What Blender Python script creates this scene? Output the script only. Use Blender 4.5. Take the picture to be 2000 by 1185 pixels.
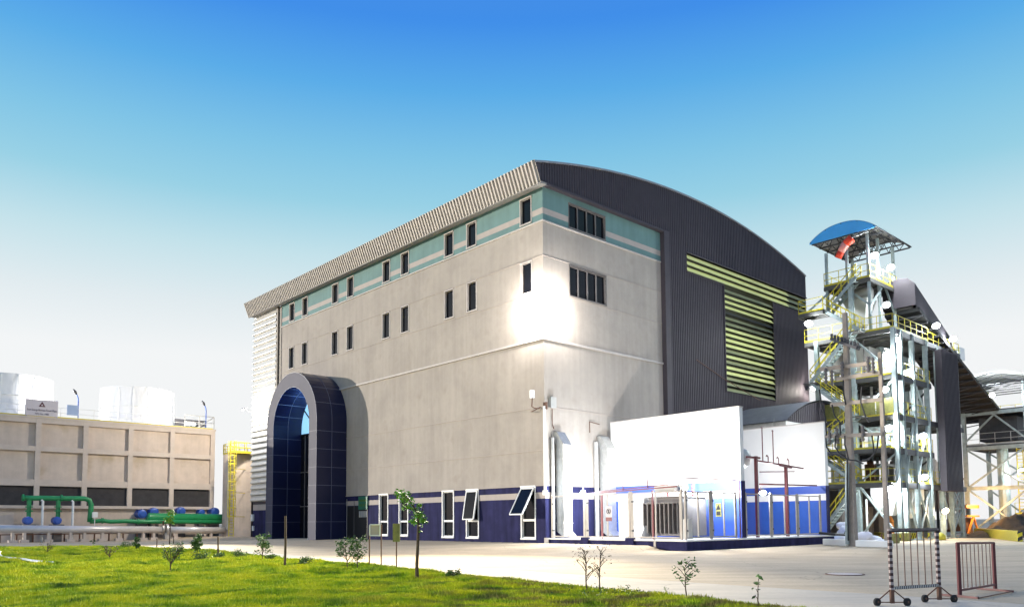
import bpy, math, random
import numpy as np
from mathutils import Vector, Matrix
random.seed(7); rng = np.random.default_rng(7)
R = math.radians
for o in list(bpy.data.objects): bpy.data.objects.remove(o)
sc = bpy.context.scene
COL = sc.collection

# ------------------------------------------------------------------ camera
F, PIT, ROL, PX0, PY0, CH = 1530., R(4.05), R(-.39), 1000., 910.7, 1.6
cd = bpy.data.cameras.new('camera'); cam = bpy.data.objects.new('camera', cd); COL.objects.link(cam)
cam.location = (0, 0, CH)
fw = Vector((0, math.cos(PIT), math.sin(PIT))); rt = Vector((1, 0, 0)); up = rt.cross(fw)
r2 = math.cos(ROL)*rt + math.sin(ROL)*up; u2 = -math.sin(ROL)*rt + math.cos(ROL)*up
cam.matrix_world = Matrix(((r2.x, u2.x, -fw.x, 0), (r2.y, u2.y, -fw.y, 0), (r2.z, u2.z, -fw.z, CH), (0, 0, 0, 1)))
cd.sensor_width = 36; cd.sensor_fit = 'HORIZONTAL'; cd.lens = F/2000*36
cd.shift_x = 0; cd.shift_y = (PY0-592.5)/2000
cd.clip_start = .1; cd.clip_end = 9000
sc.camera = cam
sc.render.resolution_x = 1024; sc.render.resolution_y = 606

# ------------------------------------------------------------------ light
SUN_EL, SUN_AZ = 8.0, -82.0          # low light from the left (azimuth from +Y, clockwise)
sc.view_settings.view_transform = 'Standard'; sc.view_settings.look = 'None'
sc.view_settings.exposure = 0; sc.view_settings.gamma = 1
w = bpy.data.worlds.new('World'); sc.world = w; w.use_nodes = True
nt = w.node_tree; N = nt.nodes; L = nt.links; N.clear()
out = N.new('ShaderNodeOutputWorld'); bg = N.new('ShaderNodeBackground')
sky = N.new('ShaderNodeTexSky'); sky.sky_type = 'NISHITA'; sky.sun_disc = False
sky.sun_elevation = R(SUN_EL); sky.sun_rotation = R(SUN_AZ); sky.dust_density = 1; sky.air_density = 1
tc = N.new('ShaderNodeTexCoord'); sx = N.new('ShaderNodeSeparateXYZ'); L.new(tc.outputs['Generated'], sx.inputs[0])
asn = N.new('ShaderNodeMath'); asn.operation = 'ARCSINE'; L.new(sx.outputs[2], asn.inputs[0])
mr = N.new('ShaderNodeMapRange'); mr.inputs[1].default_value = 0; mr.inputs[2].default_value = R(90); L.new(asn.outputs[0], mr.inputs[0])
cr = N.new('ShaderNodeValToRGB'); L.new(mr.outputs[0], cr.inputs[0])
def lin(c): return tuple(((x/255)/12.92 if x/255 <= .04045 else ((x/255+.055)/1.055)**2.4) for x in c)
stops = [(0, (249, 249, 250)), (11.5, (248, 250, 251)), (15.0, (230, 240, 244)), (18.8, (199, 230, 239)),
         (22.3, (155, 213, 234)), (25.5, (130, 200, 235)), (29.5, (92, 176, 237)), (33.6, (64, 145, 238)), (50, (95, 140, 215)), (90, (110, 140, 195))]
while len(cr.color_ramp.elements) > 1: cr.color_ramp.elements.remove(cr.color_ramp.elements[-1])
for i, (e, c) in enumerate(stops):
    el = cr.color_ramp.elements[0] if i == 0 else cr.color_ramp.elements.new(e/90)
    el.position = e/90; el.color = (*lin(c), 1)
nm = N.new('ShaderNodeVectorMath'); nm.operation = 'SCALE'; nm.inputs[3].default_value = .1; L.new(sky.outputs[0], nm.inputs[0])
mx = N.new('ShaderNodeMix'); mx.data_type = 'RGBA'; mx.inputs[0].default_value = .94
L.new(nm.outputs[0], mx.inputs[6]); L.new(cr.outputs[0], mx.inputs[7])
L.new(mx.outputs[2], bg.inputs[0]); bg.inputs[1].default_value = 1.0; L.new(bg.outputs[0], out.inputs[0])
sd = bpy.data.lights.new('sun', 'SUN'); sd.energy = 4.1; sd.angle = R(.5); sd.color = (1, .93, .82)
sun = bpy.data.objects.new('sun', sd); COL.objects.link(sun)
sdir = Vector((math.sin(R(SUN_AZ))*math.cos(R(SUN_EL)), math.cos(R(SUN_AZ))*math.cos(R(SUN_EL)), math.sin(R(SUN_EL))))
sun.rotation_euler = sdir.to_track_quat('Z', 'Y').to_euler()

# ------------------------------------------------------------------ hall frame (u along right facade, v along left facade)
YAW = R(47.6)
AU = Vector((math.sin(YAW), math.cos(YAW), 0)); AV = Vector((-math.cos(YAW), math.sin(YAW), 0))
HROT = math.atan2(AU.y, AU.x)
HC = Vector((2.1146, 50.0, 0))
def W(u, v, z=0): return HC + AU*u + AV*v + Vector((0, 0, z))
def UV(x, y, z=0):
    q = Vector((x, y, 0)) - HC; return (q.dot(AU), q.dot(AV), z)
def ray(x, y):
    return r2*((x-PX0)/F) + u2*(-(y-PY0)/F) + fw
def ONU(x, y, u=0):
    d = ray(x, y); o = Vector((0, 0, CH)); t = (HC+AU*u-o).dot(AU)/d.dot(AU); P = o+d*t
    return UV(P.x, P.y, P.z)
def ONV(x, y, v=0):
    d = ray(x, y); o = Vector((0, 0, CH)); t = (HC+AV*v-o).dot(AV)/d.dot(AV); P = o+d*t
    return UV(P.x, P.y, P.z)
def ONG(x, y, z=0):
    d = ray(x, y); t = (z-CH)/d.z; return Vector((0, 0, CH))+d*t
def smooth(t):
    t = min(1, max(0, t)); return t*t*(3-2*t)
def gz(x, y):
    u, v, _ = UV(x, y)
    h = .26*smooth((9.5+u)/9.0)*smooth((v+9.1)/.5)*smooth((66-v)/6)
    if u > .3: h *= 1-smooth((u-.3)/.5)
    return h

# ------------------------------------------------------------------ mesh builder
class MB:
    def __init__(s): s.v = []; s.f = []; s.m = []
    def add(s, vs, fs, m=0):
        b = len(s.v); s.v += [tuple(p) for p in vs]
        for f in fs: s.f.append(tuple(b+i for i in f)); s.m.append(m)
        return s
    def box(s, a, b, m=0):
        x0, y0, z0 = (min(a[i], b[i]) for i in range(3)); x1, y1, z1 = (max(a[i], b[i]) for i in range(3))
        vs = [(x0,y0,z0),(x1,y0,z0),(x1,y1,z0),(x0,y1,z0),(x0,y0,z1),(x1,y0,z1),(x1,y1,z1),(x0,y1,z1)]
        return s.add(vs, [(0,3,2,1),(4,5,6,7),(0,1,5,4),(1,2,6,5),(2,3,7,6),(3,0,4,7)], m)
    def beam(s, p, q, w=.1, h=None, m=0):
        p, q = Vector(p), Vector(q); h = h or w; d = (q-p)
        if d.length < 1e-6: return s
        d.normalize(); a = Vector((0,0,1)) if abs(d.z) < .95 else Vector((1,0,0))
        x = d.cross(a).normalized(); y = x.cross(d).normalized()
        vs = [pt+x*(i*w/2)+y*(j*h/2) for pt in (p, q) for i, j in ((-1,-1),(1,-1),(1,1),(-1,1))]
        return s.add(vs, [(0,1,2,3),(7,6,5,4),(0,4,5,1),(1,5,6,2),(2,6,7,3),(3,7,4,0)], m)
    def path(s, pts, r=.05, n=8, m=0, cap=True):
        pts = [Vector(p) for p in pts]; rs = r if isinstance(r, (list, tuple)) else [r]*len(pts)
        b = len(s.v); px = None
        for i, p in enumerate(pts):
            d = (pts[min(i+1, len(pts)-1)]-pts[max(i-1, 0)]).normalized()
            if px is None:
                a = Vector((0,0,1)) if abs(d.z) < .9 else Vector((1,0,0)); px = d.cross(a).normalized()
            px = (px-d*px.dot(d)).normalized(); py = d.cross(px)
            for k in range(n):
                t = 2*math.pi*k/n; s.v.append(tuple(p+(px*math.cos(t)+py*math.sin(t))*rs[i]))
        for i in range(len(pts)-1):
            for k in range(n):
                s.f.append((b+i*n+k, b+i*n+(k+1)%n, b+(i+1)*n+(k+1)%n, b+(i+1)*n+k)); s.m.append(m)
        if cap:
            s.f.append(tuple(b+k for k in reversed(range(n)))); s.m.append(m)
            e = b+(len(pts)-1)*n; s.f.append(tuple(e+k for k in range(n))); s.m.append(m)
        return s
    def cyl(s, c, r, h, n=24, m=0, r1=None):
        c = Vector(c); return s.path([c, c+Vector((0,0,h))], [r, r if r1 is None else r1], n, m)
    def quad(s, a, b, c, d, m=0): return s.add([a,b,c,d], [(0,1,2,3)], m)
    def extr(s, poly, d, m=0):      # closed polygon (list of 3-D points) extruded by vector d
        d = Vector(d); n = len(poly); vs = [Vector(p) for p in poly]+[Vector(p)+d for p in poly]
        fs = [tuple(range(n)), tuple(reversed(range(n, 2*n)))]+[(i, i+n, (i+1)%n+n, (i+1)%n) for i in range(n)]
        return s.add(vs, fs, m)
    def build(s, name, mats, parent=None, smooth_=False, bevel=0, kind=None):
        me = bpy.data.meshes.new(name)
        o = bpy.data.objects.new(name, me)
        if parent is not None and '_o' in META.get(parent.name, {}):
            ox = META[parent.name]['_o']; vs = [(a-ox[0], b-ox[1], c-ox[2]) for a, b, c in s.v]
        else: vs = s.v
        me.from_pydata(vs, [], s.f)
        for m in (mats if isinstance(mats, (list, tuple)) else [mats]): me.materials.append(m)
        me.polygons.foreach_set('material_index', s.m)
        if smooth_: me.polygons.foreach_set('use_smooth', [True]*len(s.f))
        me.update(); COL.objects.link(o)
        if parent is not None:
            o.parent = parent; META[o.name] = META.get(parent.name, {})
        if bevel:
            b = o.modifiers.new('bevel', 'BEVEL'); b.width = bevel; b.segments = 1; b.limit_method = 'ANGLE'
        if kind: o['kind'] = kind
        return o
META = {}
def tag(o, label, cat, group=None, kind=None):
    o['label'] = label; o['category'] = cat
    if group: o['group'] = group
    if kind: o['kind'] = kind
    return o
def thing(name, label, cat, uvz, group=None, rot=None):
    """Empty at the base (hall coordinates); children authored in absolute hall coordinates."""
    o = bpy.data.objects.new(name, None); COL.objects.link(o); o.empty_display_size = .3
    o.location = W(*uvz); o.rotation_euler = (0, 0, HROT if rot is None else rot)
    META[o.name] = {'_o': uvz}
    tag(o, label, cat, group); return o
def wthing(name, label, cat, xyz, group=None, rot=0):
    """Empty in world coordinates; children authored relative to it."""
    o = bpy.data.objects.new(name, None); COL.objects.link(o); o.location = xyz; o.rotation_euler = (0, 0, rot)
    tag(o, label, cat, group); return o
def world_obj(o):                   # mesh authored in hall coordinates, top level
    o.location = HC; o.rotation_euler = (0, 0, HROT); return o
def copy_tree(o, parent=None):
    c = o.copy(); COL.objects.link(c); c.parent = parent
    for ch in list(o.children): copy_tree(ch, c)
    return c

# ------------------------------------------------------------------ materials
MATS = {}
def pm(name, rgb, rough=.6, metal=0., var=.18, scale=1.5, bump=0., bscale=30., emit=0., ecol=None, streak=0., spec=.5, coords='Object', var2=None):
    m = bpy.data.materials.new(name); m.use_nodes = True; t = m.node_tree; n = t.nodes; l = t.links
    b = n['Principled BSDF']; b.inputs['Roughness'].default_value = rough; b.inputs['Metallic'].default_value = metal
    b.inputs['Specular IOR Level'].default_value = spec
    co = n.new('ShaderNodeTexCoord')
    cur = None
    if var > 0:
        no = n.new('ShaderNodeTexNoise'); no.inputs['Scale'].default_value = scale; no.inputs['Detail'].default_value = 8; no.inputs['Roughness'].default_value = .65
        l.new(co.outputs[coords], no.inputs['Vector'])
        mr = n.new('ShaderNodeMapRange'); mr.inputs[1].default_value = .3; mr.inputs[2].default_value = .7
        mr.inputs[3].default_value = 1-var; mr.inputs[4].default_value = 1+var; l.new(no.outputs[0], mr.inputs[0])
        f = mr.outputs[0]
        if streak > 0:
            mp = n.new('ShaderNodeMapping'); mp.inputs['Scale'].default_value = (1.6, 1.6, .12); l.new(co.outputs[coords], mp.inputs[0])
            n2 = n.new('ShaderNodeTexNoise'); n2.inputs['Scale'].default_value = 1.4; n2.inputs['Detail'].default_value = 6; l.new(mp.outputs[0], n2.inputs['Vector'])
            m2 = n.new('ShaderNodeMapRange'); m2.inputs[1].default_value = .35; m2.inputs[2].default_value = .65
            m2.inputs[3].default_value = 1-streak; m2.inputs[4].default_value = 1+streak*.4; l.new(n2.outputs[0], m2.inputs[0])
            mu = n.new('ShaderNodeMath'); mu.operation = 'MULTIPLY'; l.new(f, mu.inputs[0]); l.new(m2.outputs[0], mu.inputs[1]); f = mu.outputs[0]
        vm = n.new('ShaderNodeVectorMath'); vm.operation = 'SCALE'; vm.inputs[0].default_value = rgb; l.new(f, vm.inputs[3])
        cur = vm.outputs[0]
        if var2:
            n3 = n.new('ShaderNodeTexNoise'); n3.inputs['Scale'].default_value = var2[1]; n3.inputs['Detail'].default_value = 5; l.new(co.outputs[coords], n3.inputs['Vector'])
            m3 = n.new('ShaderNodeMapRange'); m3.inputs[1].default_value = var2[2]; m3.inputs[2].default_value = var2[3]; l.new(n3.outputs[0], m3.inputs[0])
            mix = n.new('ShaderNodeMix'); mix.data_type = 'RGBA'; l.new(m3.outputs[0], mix.inputs[0]); l.new(cur, mix.inputs[6]); mix.inputs[7].default_value = (*var2[0], 1)
            cur = mix.outputs[2]
        l.new(cur, b.inputs['Base Color'])
    else: b.inputs['Base Color'].default_value = (*rgb, 1)
    if bump > 0:
        bn = n.new('ShaderNodeTexNoise'); bn.inputs['Scale'].default_value = bscale; bn.inputs['Detail'].default_value = 6; l.new(co.outputs[coords], bn.inputs['Vector'])
        bp = n.new('ShaderNodeBump'); bp.inputs['Strength'].default_value = bump; bp.inputs['Distance'].default_value = .02; l.new(bn.outputs[0], bp.inputs['Height']); l.new(bp.outputs[0], b.inputs['Normal'])
    if emit > 0:
        b.inputs['Emission Color'].default_value = (*(ecol or rgb), 1); b.inputs['Emission Strength'].default_value = emit
    MATS[name] = m; return m
M = {}
def D(k, *a, **kw): M[k] = pm(k, *a, **kw)
D('facade', (.42, .37, .322), .9, spec=.15, var=.13, scale=.45, streak=.07, var2=((.34, .295, .25), .9, .55, .8), bump=.3, bscale=14)
D('navy', (.026, .026, .082), .85, spec=.12, var=.22, scale=1.2, streak=.3, bump=.2, bscale=12)
D('stripe', (.42, .36, .32), .8, var=.08)
D('teal', (.135, .245, .235), .8, var=.10, scale=.8, streak=.08, bump=.2, bscale=14)
D('ledge', (.52, .47, .43), .75, var=.08)
D('white_frame', (.78, .77, .74), .5, var=.05)
D('glass', (.006, .007, .012), .08, var=0, spec=.18)
D('glass_lit', (.2, .5, .8), .2, var=.5, scale=1.5, emit=.9, ecol=(.35, .7, 1))
D('dark_clad', (.060, .050, .060), .6, metal=.15, spec=.3, var=.10, scale=1.5)
D('fascia', (.37, .335, .30), .5, metal=.3, var=.12, scale=2)
D('soffit', (.28, .26, .24), .7, var=.1)
D('roof_metal', (.30, .30, .32), .45, metal=.5, var=.15)
D('rib_clad', (.60, .58, .54), .45, metal=.25, var=.10, scale=1)
D('brown_trim', (.17, .14, .11), .6, var=.1)
D('louvre', (.52, .55, .22), .45, var=.16, scale=.8, emit=.26, ecol=(.78, .85, .38))  # weak glow in the blades stands in for light inside the hall
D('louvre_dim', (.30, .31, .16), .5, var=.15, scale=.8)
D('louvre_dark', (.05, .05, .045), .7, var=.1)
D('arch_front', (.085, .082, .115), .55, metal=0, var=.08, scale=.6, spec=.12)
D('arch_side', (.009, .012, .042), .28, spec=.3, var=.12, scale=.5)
D('joint', (.10, .11, .17), .5, var=0)
D('ground', (.53, .415, .275), .9, var=.10, scale=.35, bump=.35, bscale=6, var2=((.44, .345, .225), .13, .50, .75))
D('road', (.55, .475, .37), .9, var=.08, scale=.5, bump=.25, bscale=10, var2=((.46, .41, .34), .2, .5, .72))
D('soil', (.22, .26, .03), .95, var=.3, scale=1.2)
D('concrete', (.60, .50, .425), .9, var=.14, scale=.5, streak=.05, bump=.3, bscale=8, var2=((.42, .33, .22), .3, .58, .72))
D('concrete_frame', (.58, .495, .43), .9, var=.10, scale=.8, bump=.3, bscale=8)
D('dark_void', (.045, .042, .045), .9, var=.2)
D('white_wall', (.78, .77, .74), .8, var=.03, scale=.6, bump=.1)
D('blue_wall', (.045, .10, .42), .45, var=.10, scale=.7)
D('white_paint', (.80, .80, .78), .45, var=.04)
D('stack_white', (.82, .82, .82), .7, var=.03)
D('galv', (.52, .51, .49), .42, metal=.6, var=.15, scale=3)
D('steel', (.37, .43, .43), .5, metal=.3, var=.25, scale=2)
D('steel_dark', (.07, .068, .075), .6, metal=.3, var=.2, scale=3)
D('grate', (.12, .115, .11), .7, metal=.2, var=.2)
D('yellow', (.62, .52, .04), .5, var=.10, scale=4)
D('green_pipe', (.02, .26, .09), .35, var=.10, scale=1.5)
D('white_pipe', (.66, .62, .60), .35, metal=.2, var=.08)
D('motor_blue', (.03, .10, .42), .4, var=.1)
D('red_steel', (.17, .03, .035), .5, var=.15, scale=3)
D('red_black', (.03, .015, .02), .5, var=0)
D('maroon', (.11, .022, .026), .5, var=.2, scale=5)
D('rust', (.14, .07, .045), .8, var=.25, scale=6)
D('rubber', (.015, .015, .015), .8, var=0)
D('black', (.012, .012, .014), .6, var=0)
D('pole_conc', (.36, .30, .25), .9, var=.15, scale=3, bump=.4, bscale=20)
D('blue_sheet', (.07, .42, .88), .45, var=.06)
D('grey_box', (.42, .41, .38), .5, var=.08)
D('grey_dark', (.15, .135, .13), .55, var=.15)
D('coal', (.05, .04, .03), .95, var=.4, scale=3)
D('bag', (.80, .78, .82), .8, var=.05)
D('windsock', (.80, .06, .02), .7, var=.1)
D('windsock_white', (.85, .30, .25), .7, var=.05)
D('sign_plate', (.62, .56, .58), .6, var=.04)
D('sign_text', (.10, .08, .12), .6, var=0)
D('sign_back', (.40, .37, .24), .5, var=.1)
D('olive', (.22, .21, .06), .6, var=.3, scale=5)
D('sign_green', (.01, .13, .08), .5, var=.2)
D('orange', (.85, .30, .05), .5, var=.15)
D('bark', (.07, .045, .03), .9, var=.3, scale=12)
D('leaf', (.055, .13, .018), .6, var=.45, scale=6)
D('leaf_bright', (.13, .30, .015), .55, var=.35, scale=6)
D('leaf_dry', (.13, .10, .05), .8, var=.35, scale=6)
D('hose', (.62, .66, .72), .5, var=.1)
D('lamp_glow', (1, 1, 1), .5, var=0, emit=14, ecol=(.92, .97, 1))
D('lamp_warm', (1, .9, .7), .5, var=0, emit=12, ecol=(1, .82, .55))
D('lamp_house', (.30, .31, .32), .5, metal=.4, var=0)
for k in ('leaf', 'leaf_bright', 'leaf_dry'):
    b = M[k].node_tree.nodes['Principled BSDF']; b.inputs['Subsurface Weight'].default_value = 0
# grass: yellow-green with dark and brown clumps, in world space
def grass_mat():
    m = bpy.data.materials.new('grass'); m.use_nodes = True; n = m.node_tree.nodes; l = m.node_tree.links
    b = n['Principled BSDF']; b.inputs['Roughness'].default_value = .7; b.inputs['Specular IOR Level'].default_value = .2
    co = n.new('ShaderNodeTexCoord')
    n1 = n.new('ShaderNodeTexNoise'); n1.inputs['Scale'].default_value = 1.1; n1.inputs['Detail'].default_value = 6; l.new(co.outputs['Object'], n1.inputs['Vector'])
    r = n.new('ShaderNodeValToRGB'); l.new(n1.outputs[0], r.inputs[0])
    e = r.color_ramp.elements; e[0].position = .30; e[0].color = (.06, .13, .008, 1); e[1].position = .64; e[1].color = (.56, .56, .02, 1)
    x = e.new(.42); x.color = (.28, .40, .012, 1); x = e.new(.52); x.color = (.46, .51, .015, 1)
    # drier brownish grass towards the road end of the lawn
    g = n.new('ShaderNodeNewGeometry'); s = n.new('ShaderNodeSeparateXYZ'); l.new(g.outputs['Position'], s.inputs[0])
    mr = n.new('ShaderNodeMapRange'); mr.inputs[1].default_value = -5; mr.inputs[2].default_value = 1.0; l.new(s.outputs[0], mr.inputs[0])
    n2 = n.new('ShaderNodeTexNoise'); n2.inputs['Scale'].default_value = 1.3; n2.inputs['Detail'].default_value = 4; l.new(co.outputs['Object'], n2.inputs['Vector'])
    m2 = n.new('ShaderNodeMapRange'); m2.inputs[1].default_value = .46; m2.inputs[2].default_value = .62; l.new(n2.outputs[0], m2.inputs[0])
    mu = n.new('ShaderNodeMath'); mu.operation = 'MULTIPLY'; l.new(mr.outputs[0], mu.inputs[0]); l.new(m2.outputs[0], mu.inputs[1])
    mx = n.new('ShaderNodeMix'); mx.data_type = 'RGBA'; l.new(mu.outputs[0], mx.inputs[0]); l.new(r.outputs[0], mx.inputs[6]); mx.inputs[7].default_value = (.20, .16, .05, 1)
    l.new(mx.outputs[2], b.inputs['Base Color']); return m
M['grass'] = grass_mat()

def ground_detail(m, amt=.16):
    t = m.node_tree; n = t.nodes; l = t.links; b = n['Principled BSDF']; src = b.inputs['Base Color'].links[0].from_socket
    co = n.new('ShaderNodeTexCoord'); g = n.new('ShaderNodeTexNoise'); g.inputs['Scale'].default_value = 9; g.inputs['Detail'].default_value = 10; g.inputs['Roughness'].default_value = .75; l.new(co.outputs['Object'], g.inputs['Vector'])
    mp = n.new('ShaderNodeMapping'); mp.inputs['Rotation'].default_value = (0, 0, R(38)); mp.inputs['Scale'].default_value = (.16, 1.5, 1); l.new(co.outputs['Object'], mp.inputs[0])
    k = n.new('ShaderNodeTexNoise'); k.inputs['Scale'].default_value = 1.1; k.inputs['Detail'].default_value = 8; k.inputs['Roughness'].default_value = .7; l.new(mp.outputs[0], k.inputs['Vector'])
    a1 = n.new('ShaderNodeMapRange'); a1.inputs[1].default_value = .25; a1.inputs[2].default_value = .75; a1.inputs[3].default_value = 1-amt*1.3; a1.inputs[4].default_value = 1+amt; l.new(g.outputs[0], a1.inputs[0])
    a2 = n.new('ShaderNodeMapRange'); a2.inputs[1].default_value = .35; a2.inputs[2].default_value = .62; a2.inputs[3].default_value = 1-amt*1.5; a2.inputs[4].default_value = 1.04; l.new(k.outputs[0], a2.inputs[0])
    v = n.new('ShaderNodeTexVoronoi'); v.feature = 'DISTANCE_TO_EDGE'; v.inputs['Scale'].default_value = .22; l.new(co.outputs['Object'], v.inputs['Vector'])
    dn = n.new('ShaderNodeVectorMath'); dn.operation = 'ADD'; sc_ = n.new('ShaderNodeVectorMath'); sc_.operation = 'SCALE'; sc_.inputs[3].default_value = .5; n4 = n.new('ShaderNodeTexNoise'); n4.inputs['Scale'].default_value = 1.2; n4.inputs['Detail'].default_value = 5
    l.new(co.outputs['Object'], n4.inputs['Vector']); l.new(n4.outputs['Color'], sc_.inputs[0]); l.new(co.outputs['Object'], dn.inputs[0]); l.new(sc_.outputs[0], dn.inputs[1]); l.new(dn.outputs[0], v.inputs['Vector'])
    a3 = n.new('ShaderNodeMapRange'); a3.inputs[1].default_value = .0; a3.inputs[2].default_value = .006; a3.inputs[3].default_value = .72; a3.inputs[4].default_value = 1; l.new(v.outputs[0], a3.inputs[0])
    m1 = n.new('ShaderNodeMath'); m1.operation = 'MULTIPLY'; l.new(a1.outputs[0], m1.inputs[0]); l.new(a2.outputs[0], m1.inputs[1])
    m2 = n.new('ShaderNodeMath'); m2.operation = 'MULTIPLY'; l.new(m1.outputs[0], m2.inputs[0]); l.new(a3.outputs[0], m2.inputs[1])
    vm = n.new('ShaderNodeVectorMath'); vm.operation = 'SCALE'; l.new(src, vm.inputs[0]); l.new(m2.outputs[0], vm.inputs[3]); l.new(vm.outputs[0], b.inputs['Base Color'])
ground_detail(M['ground']); ground_detail(M['road'], .10)
def stripes_mat(name, c1, c2, scale, ang=45, axis='u'):
    m = bpy.data.materials.new(name); m.use_nodes = True; n = m.node_tree.nodes; l = m.node_tree.links
    b = n['Principled BSDF']; b.inputs['Roughness'].default_value = .6
    co = n.new('ShaderNodeTexCoord'); s = n.new('ShaderNodeSeparateXYZ'); l.new(co.outputs['Object'], s.inputs[0])
    a = n.new('ShaderNodeMath'); a.operation = 'ADD'; l.new(s.outputs[0], a.inputs[0]); l.new(s.outputs[1], a.inputs[1])
    c = n.new('ShaderNodeMath'); c.operation = 'ADD' if ang else 'SUBTRACT'
    if ang: l.new(a.outputs[0], c.inputs[0]); l.new(s.outputs[2], c.inputs[1])
    else: l.new(s.outputs[2], c.inputs[0]); c.inputs[1].default_value = 0
    d = n.new('ShaderNodeMath'); d.operation = 'MULTIPLY'; l.new(c.outputs[0], d.inputs[0]); d.inputs[1].default_value = scale
    fr = n.new('ShaderNodeMath'); fr.operation = 'FRACT'; l.new(d.outputs[0], fr.inputs[0])
    g = n.new('ShaderNodeMath'); g.operation = 'GREATER_THAN'; l.new(fr.outputs[0], g.inputs[0]); g.inputs[1].default_value = .5
    mx = n.new('ShaderNodeMix'); mx.data_type = 'RGBA'; l.new(g.outputs[0], mx.inputs[0]); mx.inputs[6].default_value = (*c1, 1); mx.inputs[7].default_value = (*c2, 1)
    l.new(mx.outputs[2], b.inputs['Base Color']); return m
M['hazard'] = stripes_mat('hazard', (.70, .60, .03), (.02, .02, .02), 1.9)
M['rw'] = stripes_mat('red_white_bands', (.04, .012, .015), (.36, .30, .29), 9, ang=0)

D('gate_grey', (.33, .30, .27), .5, metal=.2, var=.15, scale=3)
D('ground_joint', (.30, .24, .17), .9, var=.2)
LIGHTS = []
def light(kind, name, P, power, col=(1, 1, 1), size=.15, target=None, angle=120, blend=.6):
    d = bpy.data.lights.new(name, kind); d.energy = power; d.color = col; d.shadow_soft_size = size
    o = bpy.data.objects.new(name, d); COL.objects.link(o); o.location = P
    if kind == 'SPOT':
        d.spot_size = R(angle); d.spot_blend = blend
        o.rotation_euler = (Vector(P)-Vector(target)).to_track_quat('Z', 'Y').to_euler()
    return o

# ================================================================== SETTING
def ground():
    xs = sorted(set([-4000, -1500, -600, -250, -140]+[round(-90+.75*i, 2) for i in range(int(170/.75)+1)]+[110, 160, 300, 700, 1600, 4000]))
    ys = sorted(set([-600, -100, -20, 0]+[round(6+.75*i, 2) for i in range(int(134/.75)+1)]+[160, 220, 400, 900, 2500, 6000]))
    vs = [(x, y, gz(x, y)) for y in ys for x in xs]; nx = len(xs)
    fs = [(j*nx+i, j*nx+i+1, (j+1)*nx+i+1, (j+1)*nx+i) for j in range(len(ys)-1) for i in range(nx-1)]
    mb = MB(); mb.v = vs; mb.f = fs; mb.m = [0]*len(fs)
    mb.build('ground', M['ground'], kind='structure', smooth_=True)
ground()
LX = [(52.0, -26.0), (50, -23.5), (46, -19.5), (43.3, -16.5), (38, -12.8), (33.4, -9.7), (29, -5.8), (25.8, -3.4), (22.8, -1.4), (19.2, 1.2), (16.7, 3.2), (14.65, 4.5), (11, 6.5), (4, 9.5)]
def xb(y):
    for (ya, xa), (yb, x_b) in zip(LX, LX[1:]):
        if yb <= y <= ya: return xa+(x_b-xa)*(ya-y)/(ya-yb)
    return LX[-1][1] if y < 4 else LX[0][1]
def lawn_h(x, y):
    e = max(0, min(1, (xb(y)-x)/1.2)); e *= max(0, min(1, (52-y)/1.5))
    return gz(x, y)+.012+.07*e+.035*e*(math.sin(x*1.7+y*.6)*math.sin(y*1.1-x*.4))+.03*e*math.sin(x*.5+1)*math.sin(y*.7)
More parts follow.
